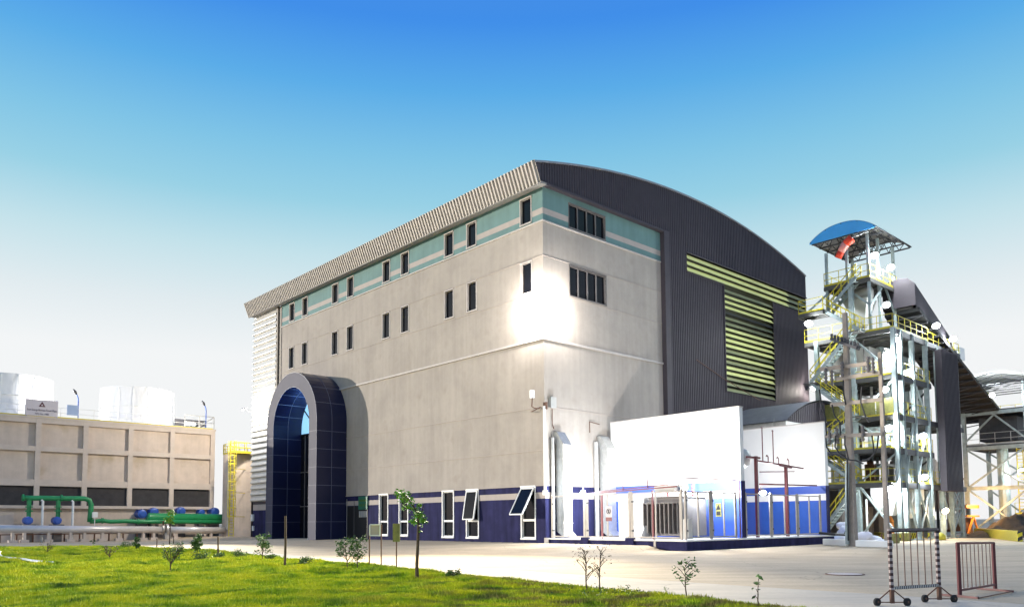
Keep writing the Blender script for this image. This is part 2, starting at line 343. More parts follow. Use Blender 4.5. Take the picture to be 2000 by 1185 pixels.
def lawn():
    mb = MB(); ys = [4+.5*i for i in range(97)]; ns = 90
    for y in ys:
        x1 = xb(y)+.12*math.sin(y*3.1)+.1*math.sin(y*7.7)
        for k in range(ns+1):
            t = k/ns; x = x1-(x1+62)*(t**1.6); mb.v.append((x, y, lawn_h(x, y)))
    for j in range(len(ys)-1):
        for k in range(ns): a = j*(ns+1)+k; mb.f.append((a, a+1, a+ns+2, a+ns+1)); mb.m.append(0)
    mb.build('lawn', M['soil'], kind='structure', smooth_=True)
    # grass blades, denser towards the camera
    n = 150000
    y = 13.2*np.exp(rng.random(n)*math.log(52/13.2)); t = rng.random(n)
    lo = -.74*y; hi = np.array([min(xb(a)+.05, .40*a) for a in y])
    x = lo+(hi-lo)*t; keep = (hi > lo) & (y < 51.9)
    x, y = x[keep], y[keep]; n = len(x)
    x += rng.normal(0, .06, n)
    edge = np.array([xb(a) for a in y]); near_e = (edge-x) < .5; x = np.where(near_e, x+np.abs(rng.normal(0, .16, n)), x)
    z = np.array([lawn_h(a, b) for a, b in zip(x, y)])
    clump = .5+.5*np.sin(x*2.3+np.sin(y*1.3)*2)*np.sin(y*1.9+np.sin(x*.9)*2)
    dist = np.sqrt(x*x+y*y)
    h = (.035+.05*rng.random(n)+.055*clump**2)*np.clip(dist/16, 1, 2.2); wd = .012*np.clip(dist/14, 1, 3.6)
    V = []; nb = 3
    allv = np.empty((n*nb*3, 3)); 
    for b in range(nb):
        a = rng.random(n)*2*math.pi; dx = np.cos(a); dy = np.sin(a); ox = rng.normal(0, .04, n); oy = rng.normal(0, .05, n)
        ln = rng.random(n)*.6; la = rng.random(n)*6.28
        allv[b*3::nb*3] = np.stack([x+ox-dx*wd, y+oy-dy*wd, z-.01], 1)
        allv[b*3+1::nb*3] = np.stack([x+ox+dx*wd, y+oy+dy*wd, z-.01], 1)
        allv[b*3+2::nb*3] = np.stack([x+ox+np.cos(la)*h*ln, y+oy+np.sin(la)*h*ln, z+h], 1)
    me = bpy.data.meshes.new('grass'); nv = len(allv); nf = nv//3
    me.vertices.add(nv); me.vertices.foreach_set('co', allv.ravel())
    me.loops.add(nv); me.loops.foreach_set('vertex_index', np.arange(nv))
    me.polygons.add(nf); me.polygons.foreach_set('loop_start', np.arange(0, nv, 3)); me.polygons.foreach_set('loop_total', np.full(nf, 3))
    me.materials.append(M['grass']); me.update(); me.validate()
    o = bpy.data.objects.new('grass', me); COL.objects.link(o)
    tag(o, 'short yellow green grass growing over the lawn', 'grass', kind='stuff')
lawn()
def road():
    mb = MB(); ys = [4+.6*i for i in range(84)]
    def xr(y): return xb(y)+.02, xb(y)+3.2+max(0, (31-y))*.12+.0*y
    for y in ys:
        a, b = xr(y)
        for k in range(9):
            x = a+(b-a)*k/8; mb.v.append((x, y, gz(x, y)+.006))
    for j in range(len(ys)-1):
        for k in range(8): a = j*9+k; mb.f.append((a, a+1, a+10, a+9)); mb.m.append(0)
    mb.build('road', M['road'], kind='structure', smooth_=True)
road()

# ================================================================== TURBINE HALL
def wall_grid(mb, a0, a1, z0, z1, holes, bands, pt, depth, reveal_m):
    """pt(a, z, d) gives the 3-D point; cells inside holes are left open with reveals of the given depth."""
    As = sorted(set([a0, a1]+[h for H in holes for h in H[:2]])); Zs = sorted(set([z0, z1]+[h for H in holes for h in H[2:]]+[b[0] for b in bands if z0 < b[0] < z1]))
    def inside(a, z): return any(h[0] < a < h[1] and h[2] < z < h[3] for h in holes)
    for i in range(len(As)-1):
        for j in range(len(Zs)-1):
            ac, zc = (As[i]+As[i+1])/2, (Zs[j]+Zs[j+1])/2
            if inside(ac, zc): continue
            m = 0
            for zb, mm in bands:
                if zc > zb: m = mm
            mb.quad(pt(As[i], Zs[j], 0), pt(As[i+1], Zs[j], 0), pt(As[i+1], Zs[j+1], 0), pt(As[i], Zs[j+1], 0), m)
    for (h0, h1, g0, g1) in holes:
        c = [(h0, g0), (h1, g0), (h1, g1), (h0, g1)]
        for k in range(4):
            p, q = c[k], c[(k+1) % 4]
            mb.quad(pt(*p, 0), pt(*q, 0), pt(*q, depth), pt(*p, depth), reveal_m)
BANDS = [(-1, 1), (3.1, 2), (3.5, 1), (3.93, 0), (21.3, 3), (21.75, 2), (22.15, 3)]
hall = thing('turbine_hall', 'huge grey turbine hall with curved roof, blue base and tall blue entrance arch', 'building', (0, 0, 0))
wv1 = [35.15, 32.46, 26.76, 24.12, 18.42, 15.72, 9.98, 7.32, 1.6]
HW = .5
win = [(v-HW, v+HW, 21.5, 23.2) for v in wv1]+[(v-HW, v+HW, 16.78, 18.82) for v in wv1]
low = [(18.06, 19.21, .66, 3.88), (15.26, 16.36, .66, 3.88), (9.5, 10.74, .60, 3.86), (6.69, 7.92, .58, 3.86), (.98, 2.2, .58, 3.87)]
mb = MB()
wall_grid(mb, 0, 37.3, -.3, 23.62, win+low+[(20.9, 37.2, .2, 3.7)][:0], BANDS, lambda a, z, d: (d, a, z), .22, 4)
mats = [M['facade'], M['navy'], M['stripe'], M['teal'], M['ledge']]
mb.build('wall', mats, hall)
mb = MB(); rw = [(2.5, 6.2, 21.45, 23.1), (2.5, 6.2, 16.75, 18.8)]
wall_grid(mb, 0, 12.75, -.3, 23.62, rw, BANDS, lambda a, z, d: (a, d, z), .22, 4)
mb.build('wall', mats, hall)
# ledges and joint mouldings
mb = MB(); mb2 = MB()
for z, p, h in ((21.27, .07, .09), (18.95, .03, .04), (16.55, .03, .04), (13.45, .10, .14), (9.0, .03, .05), (6.2, .03, .05), (3.94, .05, .06)):
    q_ = mb if p > .06 else mb2
    q_.box((-p, .0, z-h/2), (0.002, 37.3, z+h/2)); q_.box((-p, -p, z-h/2), (12.6, 0, z+h/2))
mb2.build('joint_moulding', M['stripe'], hall)
for v in (4.3, 12.9, 21.4, 29.6)[:0]: mb.box((-.012, v-.03, 4), (0, v+.03, 21.2))
mb.build('moulding', M['ledge'], hall)
def window(uvfn, a0, a1, z0, z1, split=None, fr=.08, n=1, mt='white_frame', o=.10):
    """uvfn(a, z, d): d outward negative"""
    f = MB(); p = MB()
    def bx(b, a_0, a_1, z_0, z_1, d0, d1):
        P = uvfn(a_0, z_0, d0); Q = uvfn(a_1, z_1, d1); b.box(P, Q)
    bx(f, a0-o, a1+o, z0-o-.02, z0, -.07, .05); bx(f, a0-o, a1+o, z1, z1+o, -.06, .05)
    bx(f, a0-o, a0, z0, z1, -.03, .05); bx(f, a1, a1+o, z0, z1, -.03, .05)
    bx(f, a0, a0+fr, z0, z1, .052, .13); bx(f, a1-fr, a1, z0, z1, .052, .13); bx(f, a0+fr, a1-fr, z0, z0+fr, .052, .13); bx(f, a0+fr, a1-fr, z1-fr, z1, .052, .13)
    for k in range(1, n): a = a0+(a1-a0)*k/n; bx(f, a-.04, a+.04, z0+fr, z1-fr, .052, .13)
    if split: bx(f, a0+fr, a1-fr, split-.07, split+.07, .03, .13)
    F_ = f.build('window', M[mt], hall)
    bx(p, a0+.02, a1-.02, z0+.02, z1-.02, .16, .18); p.build('pane', M['glass'], F_)
    return F_
LF = lambda a, z, d: (d, a, z); RF = lambda a, z, d: (a, d, z)
for (a0, a1, z0, z1) in win: window(LF, a0, a1, z0, z1, fr=.03, mt='ledge', o=.075)
for (a0, a1, z0, z1) in rw: window(RF, a0, a1, z0, z1, n=4, fr=.05, mt='grey_dark', o=.05)
for i, (a0, a1, z0, z1) in enumerate(low):
    F_ = window(LF, a0, a1, z0, z1, split=1.72, fr=.06)
    if i >= 3:                                    # top-hung sash, swung out
        op = (.35, 1.05)[i-3]; zt = z1-.08; zb = 1.80; ln = zt-zb; ang = math.asin(op/ln)
        T = lambda a, s: (-.06-math.sin(ang)*s, a, zt-math.cos(ang)*s)
        s_ = MB(); g_ = MB(); A0, A1 = a0+.03, a1-.03
        for p, q in ((T(A0, 0), T(A0, ln)), (T(A1, 0), T(A1, ln)), (T(A0, 0), T(A1, 0)), (T(A0, ln), T(A1, ln))): s_.beam(p, q, .08)
        g_.quad(T(A0, 0), T(A1, 0), T(A1, ln), T(A0, ln))
        s_.build('sash', M['white_frame'], F_); g_.build('pane', M['glass'], F_)
# curved roof
def arc_z(u):
    t = (u-16.9)/18.0; return 24.85+2.45*(1-t*t)
mb = MB(); nu = 36
for j, v in enumerate((-.42, 43.9)):
    for i in range(nu+1):
        u = -1.1+36.0*i/nu; mb.v.append((u, v, arc_z(u))); mb.v.append((u, v, arc_z(u)-.12))
k = (nu+1)*2
for i in range(nu):
    a = 2*i; mb.f += [(a, a+2, a+2+k, a+k), (a+1, a+1+k, a+3+k, a+3), (a, a+1, a+3, a+2), (a+k, a+k+2, a+k+3, a+k+1)]; mb.m += [0]*4
mb.build('roof', M['roof_metal'], hall)
def corr(mb, a0, a1, lo, hi, pt, pitch=.3, dep=.05, m=0):
    n = max(1, int(round((a1-a0)/pitch))); st = (a1-a0)/n
    prof = []
    for i in range(n):
        a = a0+i*st; prof += [(a, 0), (a+st*.38, 0), (a+st*.5, dep), (a+st*.88, dep)]
    prof.append((a1, 0))
    b = len(mb.v)
    for a, d in prof: mb.v.append(pt(a, lo(a), d)); mb.v.append(pt(a, hi(a), d))
    for i in range(len(prof)-1): mb.f.append((b+2*i, b+2*i+2, b+2*i+3, b+2*i+1)); mb.m.append(m)
# eave fascia: leaning corrugated sheet
FT, FB = (-1.1, 24.88), (-.55, 23.5)
mb = MB()
corr(mb, -.42, 43.9, lambda a: 0, lambda a: 1, lambda a, t, d: (FB[0]+(FT[0]-FB[0])*t-d*.9, a, FB[1]+(FT[1]-FB[1])*t-d*.3), pitch=.33, dep=.10)
mb.build('fascia', M['fascia'], hall)
mb = MB(); mb.box((-.54, -.40, 23.52), (0, 43.8, 23.64)); mb.box((-.62, -.40, 23.44), (-.50, 43.9, 23.52)); mb.build('soffit', M['soffit'], hall)
# dark gable cladding, with the T-shaped louvre opening left out
mb = MB(); VG = -.30
PG = lambda a, z, d: (a, VG-d, z)
def gtop(u): return arc_z(u)-.02
def strip(a0, a1, z0, z1): corr(mb, a0, a1, (lambda a: z0) if not callable(z0) else z0, (lambda a: z1) if not callable(z1) else z1, PG, pitch=.24, dep=.045)
strip(-.45, 13.25, 23.72, gtop); strip(13.25, 15.6, -.2, gtop)
strip(15.6, 34.9, 22.62, gtop); strip(15.6, 20.7, -.2, 21.1); strip(20.7, 28.6, -.2, 12.2); strip(28.6, 34.9, -.2, 21.1)
mb.add([(-.45, VG, 23.72), (-.45, VG, gtop(-.45)), (-1.08, VG-.05, 24.86), (-.56, VG-.05, 23.52)], [(0, 1, 2, 3)])
mb.quad((-.45, VG, 23.72), (-.45, 0, 23.72), (13.25, 0, 23.72), (13.25, VG, 23.72))
mb.quad((34.9, VG, -.2), (34.9, VG, gtop(34.9)), (34.9, 43.8, gtop(34.9)), (34.9, 43.8, -.2))
mb.quad((-.0, 43.8, -.2), (-.0, 43.8, 24), (34.9, 43.8, 24), (34.9, 43.8, -.2))
g_ = mb.build('gable_cladding', M['dark_clad'], hall)
mb = MB(); mb.box((12.62, VG-.10, -.2), (13.2, VG+.30, 23.7)); mb.box((-.3, VG-.08, 23.55), (13.2, VG+.3, 23.70))
mb.box((13.2, VG-.09, -.2), (13.27, VG, 23.75)); mb.build('panel_frame', M['dark_clad'], hall)
# louvres
def louvre(u0, u1, zs, matn):
    mb = MB()
    for z, h in zs:
        mb.extr([(u0, VG-.10, z), (u0, VG+.16, z+h), (u0, VG+.19, z+h), (u0, VG-.07, z)], (u1-u0, 0, 0))
    return mb.build('louvre', M[matn], hall)
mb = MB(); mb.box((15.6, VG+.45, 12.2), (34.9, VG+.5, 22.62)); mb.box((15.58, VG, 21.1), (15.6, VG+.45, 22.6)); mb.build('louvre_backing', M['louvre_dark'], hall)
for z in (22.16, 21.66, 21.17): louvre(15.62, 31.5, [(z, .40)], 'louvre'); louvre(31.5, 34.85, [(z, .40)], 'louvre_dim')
pat = 'bBBBdbbBBBBbBwBBbbbB'  # per blade: how much inside light shows is set by the material
nst = 19; st = 8.75/nst
for i in range(nst):
    z = 20.95-(i+1)*st+.02; c = pat[i % len(pat)]
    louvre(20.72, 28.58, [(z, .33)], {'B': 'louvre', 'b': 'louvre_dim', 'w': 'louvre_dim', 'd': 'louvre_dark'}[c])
mb = MB(); mb.box((20.62, VG-.12, 12.1), (20.72, VG-.04, 21.1)); mb.box((28.58, VG-.12, 12.1), (28.68, VG-.04, 21.1)); mb.box((15.5, VG-.12, 22.60), (34.9, VG-.04, 22.68)); mb.box((15.5, VG-.12, 21.0), (20.62, VG-.04, 21.08)); mb.build('louvre_trim', M['dark_clad'], hall)
# left wing with horizontal blades
mb = MB(); z = 3.95; zz = []
while z < 23.3:
    mb.extr([(-.02, 38.25, z), (-.20, 38.25, z+.04), (-.20, 38.25, z+.12), (-.02, 38.25, z+.58)], (0, 5.45, 0)); z += .605
mb.build('ribbed_cladding', M['rib_clad'], hall)
mb = MB(); mb.box((0, 38.2, 3.9), (.3, 43.7, 23.6)); mb.build('wing_wall', M['rib_clad'], hall)
mb = MB(); mb.box((-.12, 37.95, 3.7), (.1, 38.25, 23.5)); mb.box((.02, 37.3, -.2), (.3, 38.0, 23.5)); mb.box((-.05, 37.30, 3.7), (.02, 37.42, 23.5)); mb.build('corner_channel', M['brown_trim'], hall)
mb = MB(); mb.box((-.06, 37.42, -.2), (0.01, 43.2, 3.0), 0); mb.box((-.06, 37.42, 3.0), (0.01, 43.2, 3.6), 1); mb.box((-.05, 37.42, 3.6), (0.01, 43.2, 3.9), 2); mb.build('wing_base', [M['navy'], M['stripe'], M['dark_clad']], hall)
mb = MB(); mb.box((-.25, 42.9, 1.9), (-.06, 43.3, 2.6)); mb.box((-.2, 42.8, .9), (-.06, 43.1, 1.4)); mb.build('switch_box', M['white_paint'], hall)
# entrance arch ------------------------------------------------------
PC, RO, RI, ZS, PD = 29.3, 4.75, 3.45, 10.35, 2.9
def ring(r, n=28, zb=.15):
    pts = [(PC-r, zb)]+[(PC-r, ZS*.33), (PC-r, ZS*.66)]
    pts += [(PC-r*math.cos(math.pi*i/n), ZS+r*math.sin(math.pi*i/n)) for i in range(n+1)]
    return pts+[(PC+r, ZS*.66), (PC+r, ZS*.33), (PC+r, zb)]
ro, ri = ring(RO), ring(RI)
mb = MB(); n = len(ro)
for i in range(n-1):
    mb.quad((-PD, *ro[i]), (-PD, *ro[i+1]), (-PD, *ri[i+1]), (-PD, *ri[i]), 0)
    mb.quad((-PD, *ro[i]), (0, *ro[i]), (0, *ro[i+1]), (-PD, *ro[i+1]), 1)
    mb.quad((-PD, *ri[i]), (-PD, *ri[i+1]), (0, *ri[i+1]), (0, *ri[i]), 1)
def jl(p, q): mb.beam(p, q, .035, .035, 2)
for zj in (1.75, 3.3, 4.85, 6.4, 7.95, 9.5):
    for s in (-1, 1):
        jl((-PD, PC+s*RO, zj), (0, PC+s*RO, zj)); jl((-PD, PC+s*RI, zj), (0, PC+s*RI, zj)); jl((-PD, PC+s*RO, zj), (-PD, PC+s*RI, zj))
for i in range(1, 9):
    a = math.pi*i/9
    for r in (RO, RI): jl((-PD, PC+r*math.cos(a), ZS+r*math.sin(a)), (0, PC+r*math.cos(a), ZS+r*math.sin(a)))
for r, pts in ((RO, ro), (RI, ri)):
    for uu in (-PD, -PD/2):
        for p, q in zip(pts, pts[1:]): jl((uu, *p), (uu, *q))
arch = mb.build('entrance_arch', [M['arch_front'], M['arch_side'], M['joint']], hall)
mb = MB(); mb.box((-PD-.05, PC-RO-.06, 0), (0, PC-RI+.06, .18)); mb.box((-PD-.05, PC+RI-.06, 0), (0, PC+RO+.06, .18)); mb.box((-PD-.1, PC-RI+.06, 0), (0, PC+RI-.06, .2)); mb.build('plinth', M['ledge'], arch)
# dark glazing in the arch, lit fanlight above
mb = MB(); mb.box((-.08, PC-RI, .2), (-.02, PC+RI, 9.95)); mb.build('door_glass', M['glass'], hall)
mb = MB(); k = 16
pts = [(-.06, PC-RI, 9.95)]+[(-.06, PC-RI*math.cos(math.pi*i/k), ZS+RI*math.sin(math.pi*i/k)) for i in range(k+1)]+[(-.06, PC+RI, 9.95)]
mb.add(pts, [tuple(range(len(pts)))]); fan = mb.build('fanlight', M['glass_lit'], hall)
mb = MB()
for i in (3, 6, 8, 10, 13): a = math.pi*i/k; mb.beam((-.1, PC, 9.95), (-.1, PC-RI*math.cos(a), ZS+RI*math.sin(a)), .09)
mb.beam((-.1, PC-RI, 9.95), (-.1, PC+RI, 9.95), .14)
for r in (1.6,): 
    for i in range(12): a, b = math.pi*i/12, math.pi*(i+1)/12; mb.beam((-.1, PC+r*math.cos(a), 10+r*math.sin(a)), (-.1, PC+r*math.cos(b), 10+r*math.sin(b)), .07)
mb.build('glazing_bar', M['black'], fan)
mb = MB()
for v in (26.7, 28, 29.3, 30.6, 31.9): mb.box((-.14, v-.04, .2), (-.08, v+.04, 9.9))
for z in (3.2, 6.4): mb.box((-.14, PC-RI, z-.04), (-.081, PC+RI, z+.04))
mb.build('mullion', M['grey_dark'], hall)
# side entrance right of the arch
mb = MB(); mb.box((-.05, 21.0, .26), (-.008, 24.4, 3.05), 0); mb.box((-.07, 24.28, .3), (-.05, 24.36, 3.7), 1); mb.box((-.06, 23.1, .3), (-.05, 23.16, 3.5), 2); mb.box((-.06, 21.0, .28), (-.05, 21.06, 3.5), 2)
sd_ = mb.build('door', [M['black'], M['galv'], M['grey_dark']], hall)
mb = MB(); mb.box((-.12, 20.95, 2.75), (-.05, 22.35, 3.85), 0)
for i in range(4): mb.box((-.13, 21.1+i*.3, 3.0), (-.12, 21.28+i*.3, 3.22), 1)
mb.box((-.13, 21.1, 3.42), (-.12, 22.2, 3.6), 1); mb.build('sign_board', [M['sign_green'], M['leaf']], hall)
mb = MB()
for i in range(4): mb.box((-.07, 21.08+i*.33, 2.1), (-.052, 21.32+i*.33, 2.62))
mb.build('poster', M['grey_box'], hall)
# corner pipework, cameras
mb = MB(); mb.path([(-.13, -.12, 3.5), (-.13, -.12, 9.0)], .09, 10); mb.box((-.25, -.25, 3.3), (-.02, 0, 3.6)); mb.build('downpipe', M['white_paint'], hall)
mb = MB(); mb.path([(-.1, .35, 8.9), (-.45, .45, 8.9), (-.6, .55, 9.0), (-.6, .5, 9.6)], .035, 6, 0); mb.box((-.72, .38, 9.55), (-.5, .62, 10.05), 1); mb.box((-.12, -.28, 8.8), (-.0, .0, 9.25), 0)
mb.path([(-.05, .3, 9.0), (-.3, .8, 8.75), (-.05, 1.2, 8.8)], .03, 6, 0); mb.build('camera_bracket', [M['rust'], M['white_paint']], hall)
mb = MB(); mb.box((.35, -.25, 8.95), (.85, -.02, 9.65), 0); mb.path([(.6, -.1, 8.9), (.6, -.1, 7.9), (.75, -.1, 7.6)], .03, 6, 1); mb.build('junction_box', [M['grey_box'], M['rust']], hall)
mb = MB(); mb.path([(5.2, -.1, 8.25), (4.2, -.1, 8.35), (4.2, -.1, 7.6)], .03, 6); mb.build('conduit', M['rust'], hall); mb = MB(); mb.path([(16.4, -.45, 14.2), (20.0, -.45, 13.2), (24, -1.5, 11.6)], .03, 5); mb.build('conduit', M['rust'], hall)
# air ducts down the right facade
def duct(u0, u1, zt, zb):
    mb = MB(); mb.box((u0, -.95, zb), (u1, -.25, zt-.5)); mb.extr([(u0, -.95, zt-.5), (u0, -.25, zt-.5), (u0, -.02, zt-.1), (u0, -.02, zt+.35), (u0, -.35, zt+.35)], (u1-u0, 0, 0))
    for z in (1.5, 3, 4.5, 5.6): mb.box((u0-.03, -.98, z), (u1+.03, -.25, z+.05))
    mb.extr([(u0, -.95, zb), (u0, -.25, zb), (u0, -.8, zb-.35), (u0, -1.35, zb-.35)], (u1-u0, 0, 0))
    mb.build('air_duct', M['galv'], hall)
duct(.75, 1.5, 7.05, 1.0); duct(5.0, 5.85, 7.05, 1.0)
for u_, r_ in ((4.7, .16), (.5, .12)): mb = MB(); mb.path([(u_, -.2, .6), (u_, -.2, 7.0)], r_, 10); mb.build('vent_pipe', M['galv'], hall)

def flood(name, label, P, aim, power, size=.5, col=(.95, .98, 1), parent=None, warm=False, spot=None):
    """a floodlight housing with a glowing glass, and its light"""
    P = Vector(P); aim = Vector(aim).normalized()
    o = thing(name, label, 'floodlight', tuple(P)) if parent is None else parent
    a = Vector((0, 0, 1)) if abs(aim.z) < .9 else Vector((1, 0, 0)); x = aim.cross(a).normalized(); y = x.cross(aim)
    mb = MB(); s = size/2; f = P+aim*.1; b = P-aim*.18
    ng = 12; cs = [(math.cos(2*math.pi*k/ng), math.sin(2*math.pi*k/ng)) for k in range(ng)]
    vs = [f+x*i*s+y*j*s*.8 for i, j in cs]+[b+x*i*s*.6+y*j*s*.45 for i, j in cs]
    mb.add(vs, [tuple(range(ng, 2*ng)), tuple(range(ng))]+[(k, (k+1) % ng, (k+1) % ng+ng, k+ng) for k in range(ng)]); mb.beam(b, b-aim*.35-y*.1, .06)
    h = mb.build('housing' if parent is None else 'floodlight', M['lamp_house'], o)
    mb = MB(); f2 = P+aim*.112; mb.add([f2+(x*math.cos(2*math.pi*k/16)*.92+y*math.sin(2*math.pi*k/16)*.72)*s for k in range(16)], [tuple(range(16))])
    mb.build('lens', M['lamp_warm' if warm else 'lamp_glow'], o if parent is None else h)
    Q = P+aim*.3
    if power:
        if spot: light('SPOT', 'lamp', W(*Q), power, col, .25, W(*(Q+aim*5)), spot, .8)
        else: light('POINT', 'lamp', W(*Q), power, col, .25)
    return o
# the big floodlight at the corner and the one at the left wing
fl = flood('floodlight', 'dazzling floodlight on the corner of the hall above the yard', (-1.0, -1.0, 15.4), (-.55, -.6, -.55), 9000, .9, (1, .88, .70), spot=140)
mb = MB(); mb.path([(-.02, -.02, 15.0), (-.5, -.5, 15.2), (-.85, -.85, 15.4)], .05, 6); mb.build('bracket', M['lamp_house'], fl)
light('SPOT', 'lamp', W(-1.2, -1.5, 15.4), 105000, (1, .89, .66), .3, (-9, 20, 0), 68, 1.0)  # extra beam at the corner lamp, added to brighten the lawn
for P_, a_ in (((-.95, .55, 15.6), (-.6, .75, -.15)), ((.55, -.95, 15.6), (.75, -.6, -.15))):  # two extra heads with point lights, added to burn out the nearby walls
    flood('floodlight', '', P_, a_, 0, .6, parent=fl); light('POINT', 'lamp', W(P_[0]*1.0, P_[1]*1.0, 15.15), 1100, (1, .96, .92), .25)
    light('POINT', 'lamp', W(P_[0], P_[1], 16.2), 600, (1, .96, .92), .25)
fl = flood('floodlight', 'floodlight on the ribbed wing of the hall above the pipes', (-1.6, 42.5, 13.4), (-.35, .75, -.3), 6000, .4, (1, .90, .74), spot=150)
mb = MB(); mb.path([(-.2, 42.5, 13.0), (-1.45, 42.4, 13.4)], .05, 6); mb.build('bracket', M['lamp_house'], fl)
light('SPOT', 'lamp', W(-1.9, 42.2, 13.4), 170000, (1, .92, .72), .3, (-24, 34, 0), 50, 1.0)  # extra beam at the wing, added to brighten the left lawn
light('POINT', 'lamp', W(-1.9, 42.2, 12.6), 900, (1, .96, .9), .3)
light('POINT', 'lamp', W(-.7, 29.3, 12.9), 420, (.3, .58, 1), .2)     # lamp in the crown of the arch

# ================================================================== TRANSFORMER YARD
yard = thing('transformer_yard', 'raised yard platform with navy base wall beside the hall', 'platform', (0, -5, 0))
mb = MB(); mb.box((.0, -8.7, -.1), (16.4, .0, .50), 0); mb.box((-.06, -8.7, .50), (16.4, -.05, .58), 1)
mb.box((-.10, -10.75, -.1), (16.95, -8.7, .50), 0); mb.box((-.16, -10.8, .50), (17.0, -8.7, .585), 1)
mb.box((-.14, -8.74, .0), (-.02, -8.6, .60), 2); mb.box((-.14, -.3, .25), (-.02, .0, .60), 2)
for v in (-3.4, -6.85): mb.box((-.12, v-.3, 0), (.1, v+.3, .66), 0)
mb.build('base', [M['navy'], M['white_wall'], M['ledge']], yard)
def firewall(u, label, tall):
    t = thing('fire_wall', label, 'wall', (u, -5.2, 0), 'white fire walls of the transformer yard')
    mb = MB()
    for z0, z1, m in ((.5, 2.95, 1), (2.95, 3.4, 0), (3.4, 3.95, 1), (3.95, tall, 0)):
        mb.box((u, -10.45, z0), (u+.35, -.5, z1), m)
    mb.build('wall', [M['white_wall'], M['blue_wall']], t)
    mb = MB(); mb.box((u-.03, -10.50, .5), (u+.38, -10.45, 3.95), 1); mb.box((u-.02, -10.47, 3.95), (u+.37, -10.45, tall), 0); mb.build('end_face', [M['white_wall'], M['navy']], t)
    mb = MB(); mb.box((u-.05, -10.5, tall), (u+.4, -.5, tall+.06)); mb.build('coping', M['ledge'], t)
    return t
firewall(5.9, 'large blank white fire wall with blue base between the two transformer bays', 8.34)
far_wall = firewall(16.6, 'farther white fire wall behind the red pipe frames', 8.3)
# hall wall behind bay 2 in blue
mb = MB(); mb.box((6.3, -.42, .5), (16.6, -.36, 4.0)); mb.build('base_panel', M['blue_wall'], hall)

def gate(P0, P1, label):
    P0, P1 = Vector((*P0, .62)), Vector((*P1, .62)); Hh = 2.62; d = P1-P0; upv = Vector((0, 0, 1)); mid = (P0+P1)/2
    t = thing('fence_gate', label, 'gate', tuple(mid), 'grey steel gates round the transformer yard')
    mb = MB(); n = d.normalized(); e = n*.09; a, b = P0+e, P1-e
    mb.beam(a+upv*.08, b+upv*.08, .07); mb.beam(a+upv*(Hh-.05), b+upv*(Hh-.05), .07)
    mb.beam(a+upv*.05, a+upv*Hh, .07); mb.beam(b+upv*.05, b+upv*Hh, .07); mb.build('frame', M['gate_grey'], t)
    m_ = P0+d*.5; mb = MB(); mb.beam(m_+upv*.1, m_+upv*(Hh-.07), .075); mb.build('stile', M['gate_grey'], t)
    for p in (P0, P1):
        mb = MB(); mb.beam(p-upv*.1, p+upv*(Hh+.06), .085); mb.build('post', M['gate_grey'], t)
    mb = MB(); 
    for z in (.45, 2.1): mb.box(tuple(a+upv*z-Vector((.06, .06, .05))), tuple(a+upv*z+Vector((.06, .06, .05))))
    mb.build('hinge', M['steel_dark'], t); return t
vs_ = [-.6, -3.4, -6.85, -10.4]
for k, lb in enumerate(['steel gate nearest the hall corner, in front of the air duct', 'steel gate in front of the grey control cabinet', 'steel gate in front of the grey transformer']):
    gate((.0, vs_[k]-(.12 if k else 0)), (.0, vs_[k+1]), lb)
us_ = [.25, 2.75, 5.35]
for k, lb in enumerate(['steel gate left of the yellow warning sign in the first bay', 'steel gate with the yellow warning sign behind it beside the first fire wall']):
    gate((us_[k]+.1, -10.4), (us_[k+1], -10.4), lb)
us_ = [6.3, 9.3, 12.6, 15.8]
for k, lb in enumerate(['steel gate in front of the dark transformer in the second bay', 'steel gate in front of the two warning signs in the second bay', 'last steel gate at the far end of the second bay']):
    gate((us_[k]+.1, -10.4), (us_[k+1], -10.4), lb)
# control cabinet + transformer of bay 1 (seen between the gates)
t = thing('control_cabinet', 'pale grey control cabinet behind the gate with the round sign', 'cabinet', (2.6, -4.6, .58))
mb = MB(); mb.box((2.4, -6.0, .6), (3.3, -4.0, 3.05)); mb.build('body', M['grey_box'], t, bevel=.02)
mb = MB(); mb.box((2.37, -4.9, .75), (2.4, -4.1, 2.6)); mb.build('door', M['white_paint'], t)
mb = MB(); mb.extr([(1.2, -6.6, .6), (2.2, -6.6, .6), (2.2, -6.6, 1.35), (1.7, -6.6, 1.35)], (0, 1.3, 0)); tag(world_obj(mb.build('sloping_cover', M['white_paint'])), 'white sloping cover on the yard floor behind the gate', 'cover')
t = thing('round_sign', 'small sign with a black circle over a dull red panel on the gate', 'sign', (.0, -5.3, 2.1))
mb = MB(); mb.box((-.07, -5.55, 1.85), (-.05, -5.1, 2.5), 0); mb.box((-.075, -5.55, 1.62), (-.05, -5.1, 1.85), 1); mb.build('plate', [M['sign_plate'], M['red_steel']], t)
mb = MB(); c0 = Vector((-.08, -5.32, 2.2))
for i in range(16):
    a, b = 2*math.pi*i/16, 2*math.pi*(i+1)/16; mb.beam(c0+Vector((0, math.cos(a), math.sin(a)))*.15, c0+Vector((0, math.cos(b), math.sin(b)))*.15, .03, .012)
mb.beam(c0+Vector((0, .08, .1)), c0-Vector((0, .08, .1)), .03, .012); mb.beam(c0+Vector((0, -.02, .1)), c0+Vector((0, .02, -.1)), .04, .012); mb.build('symbol', M['black'], t)
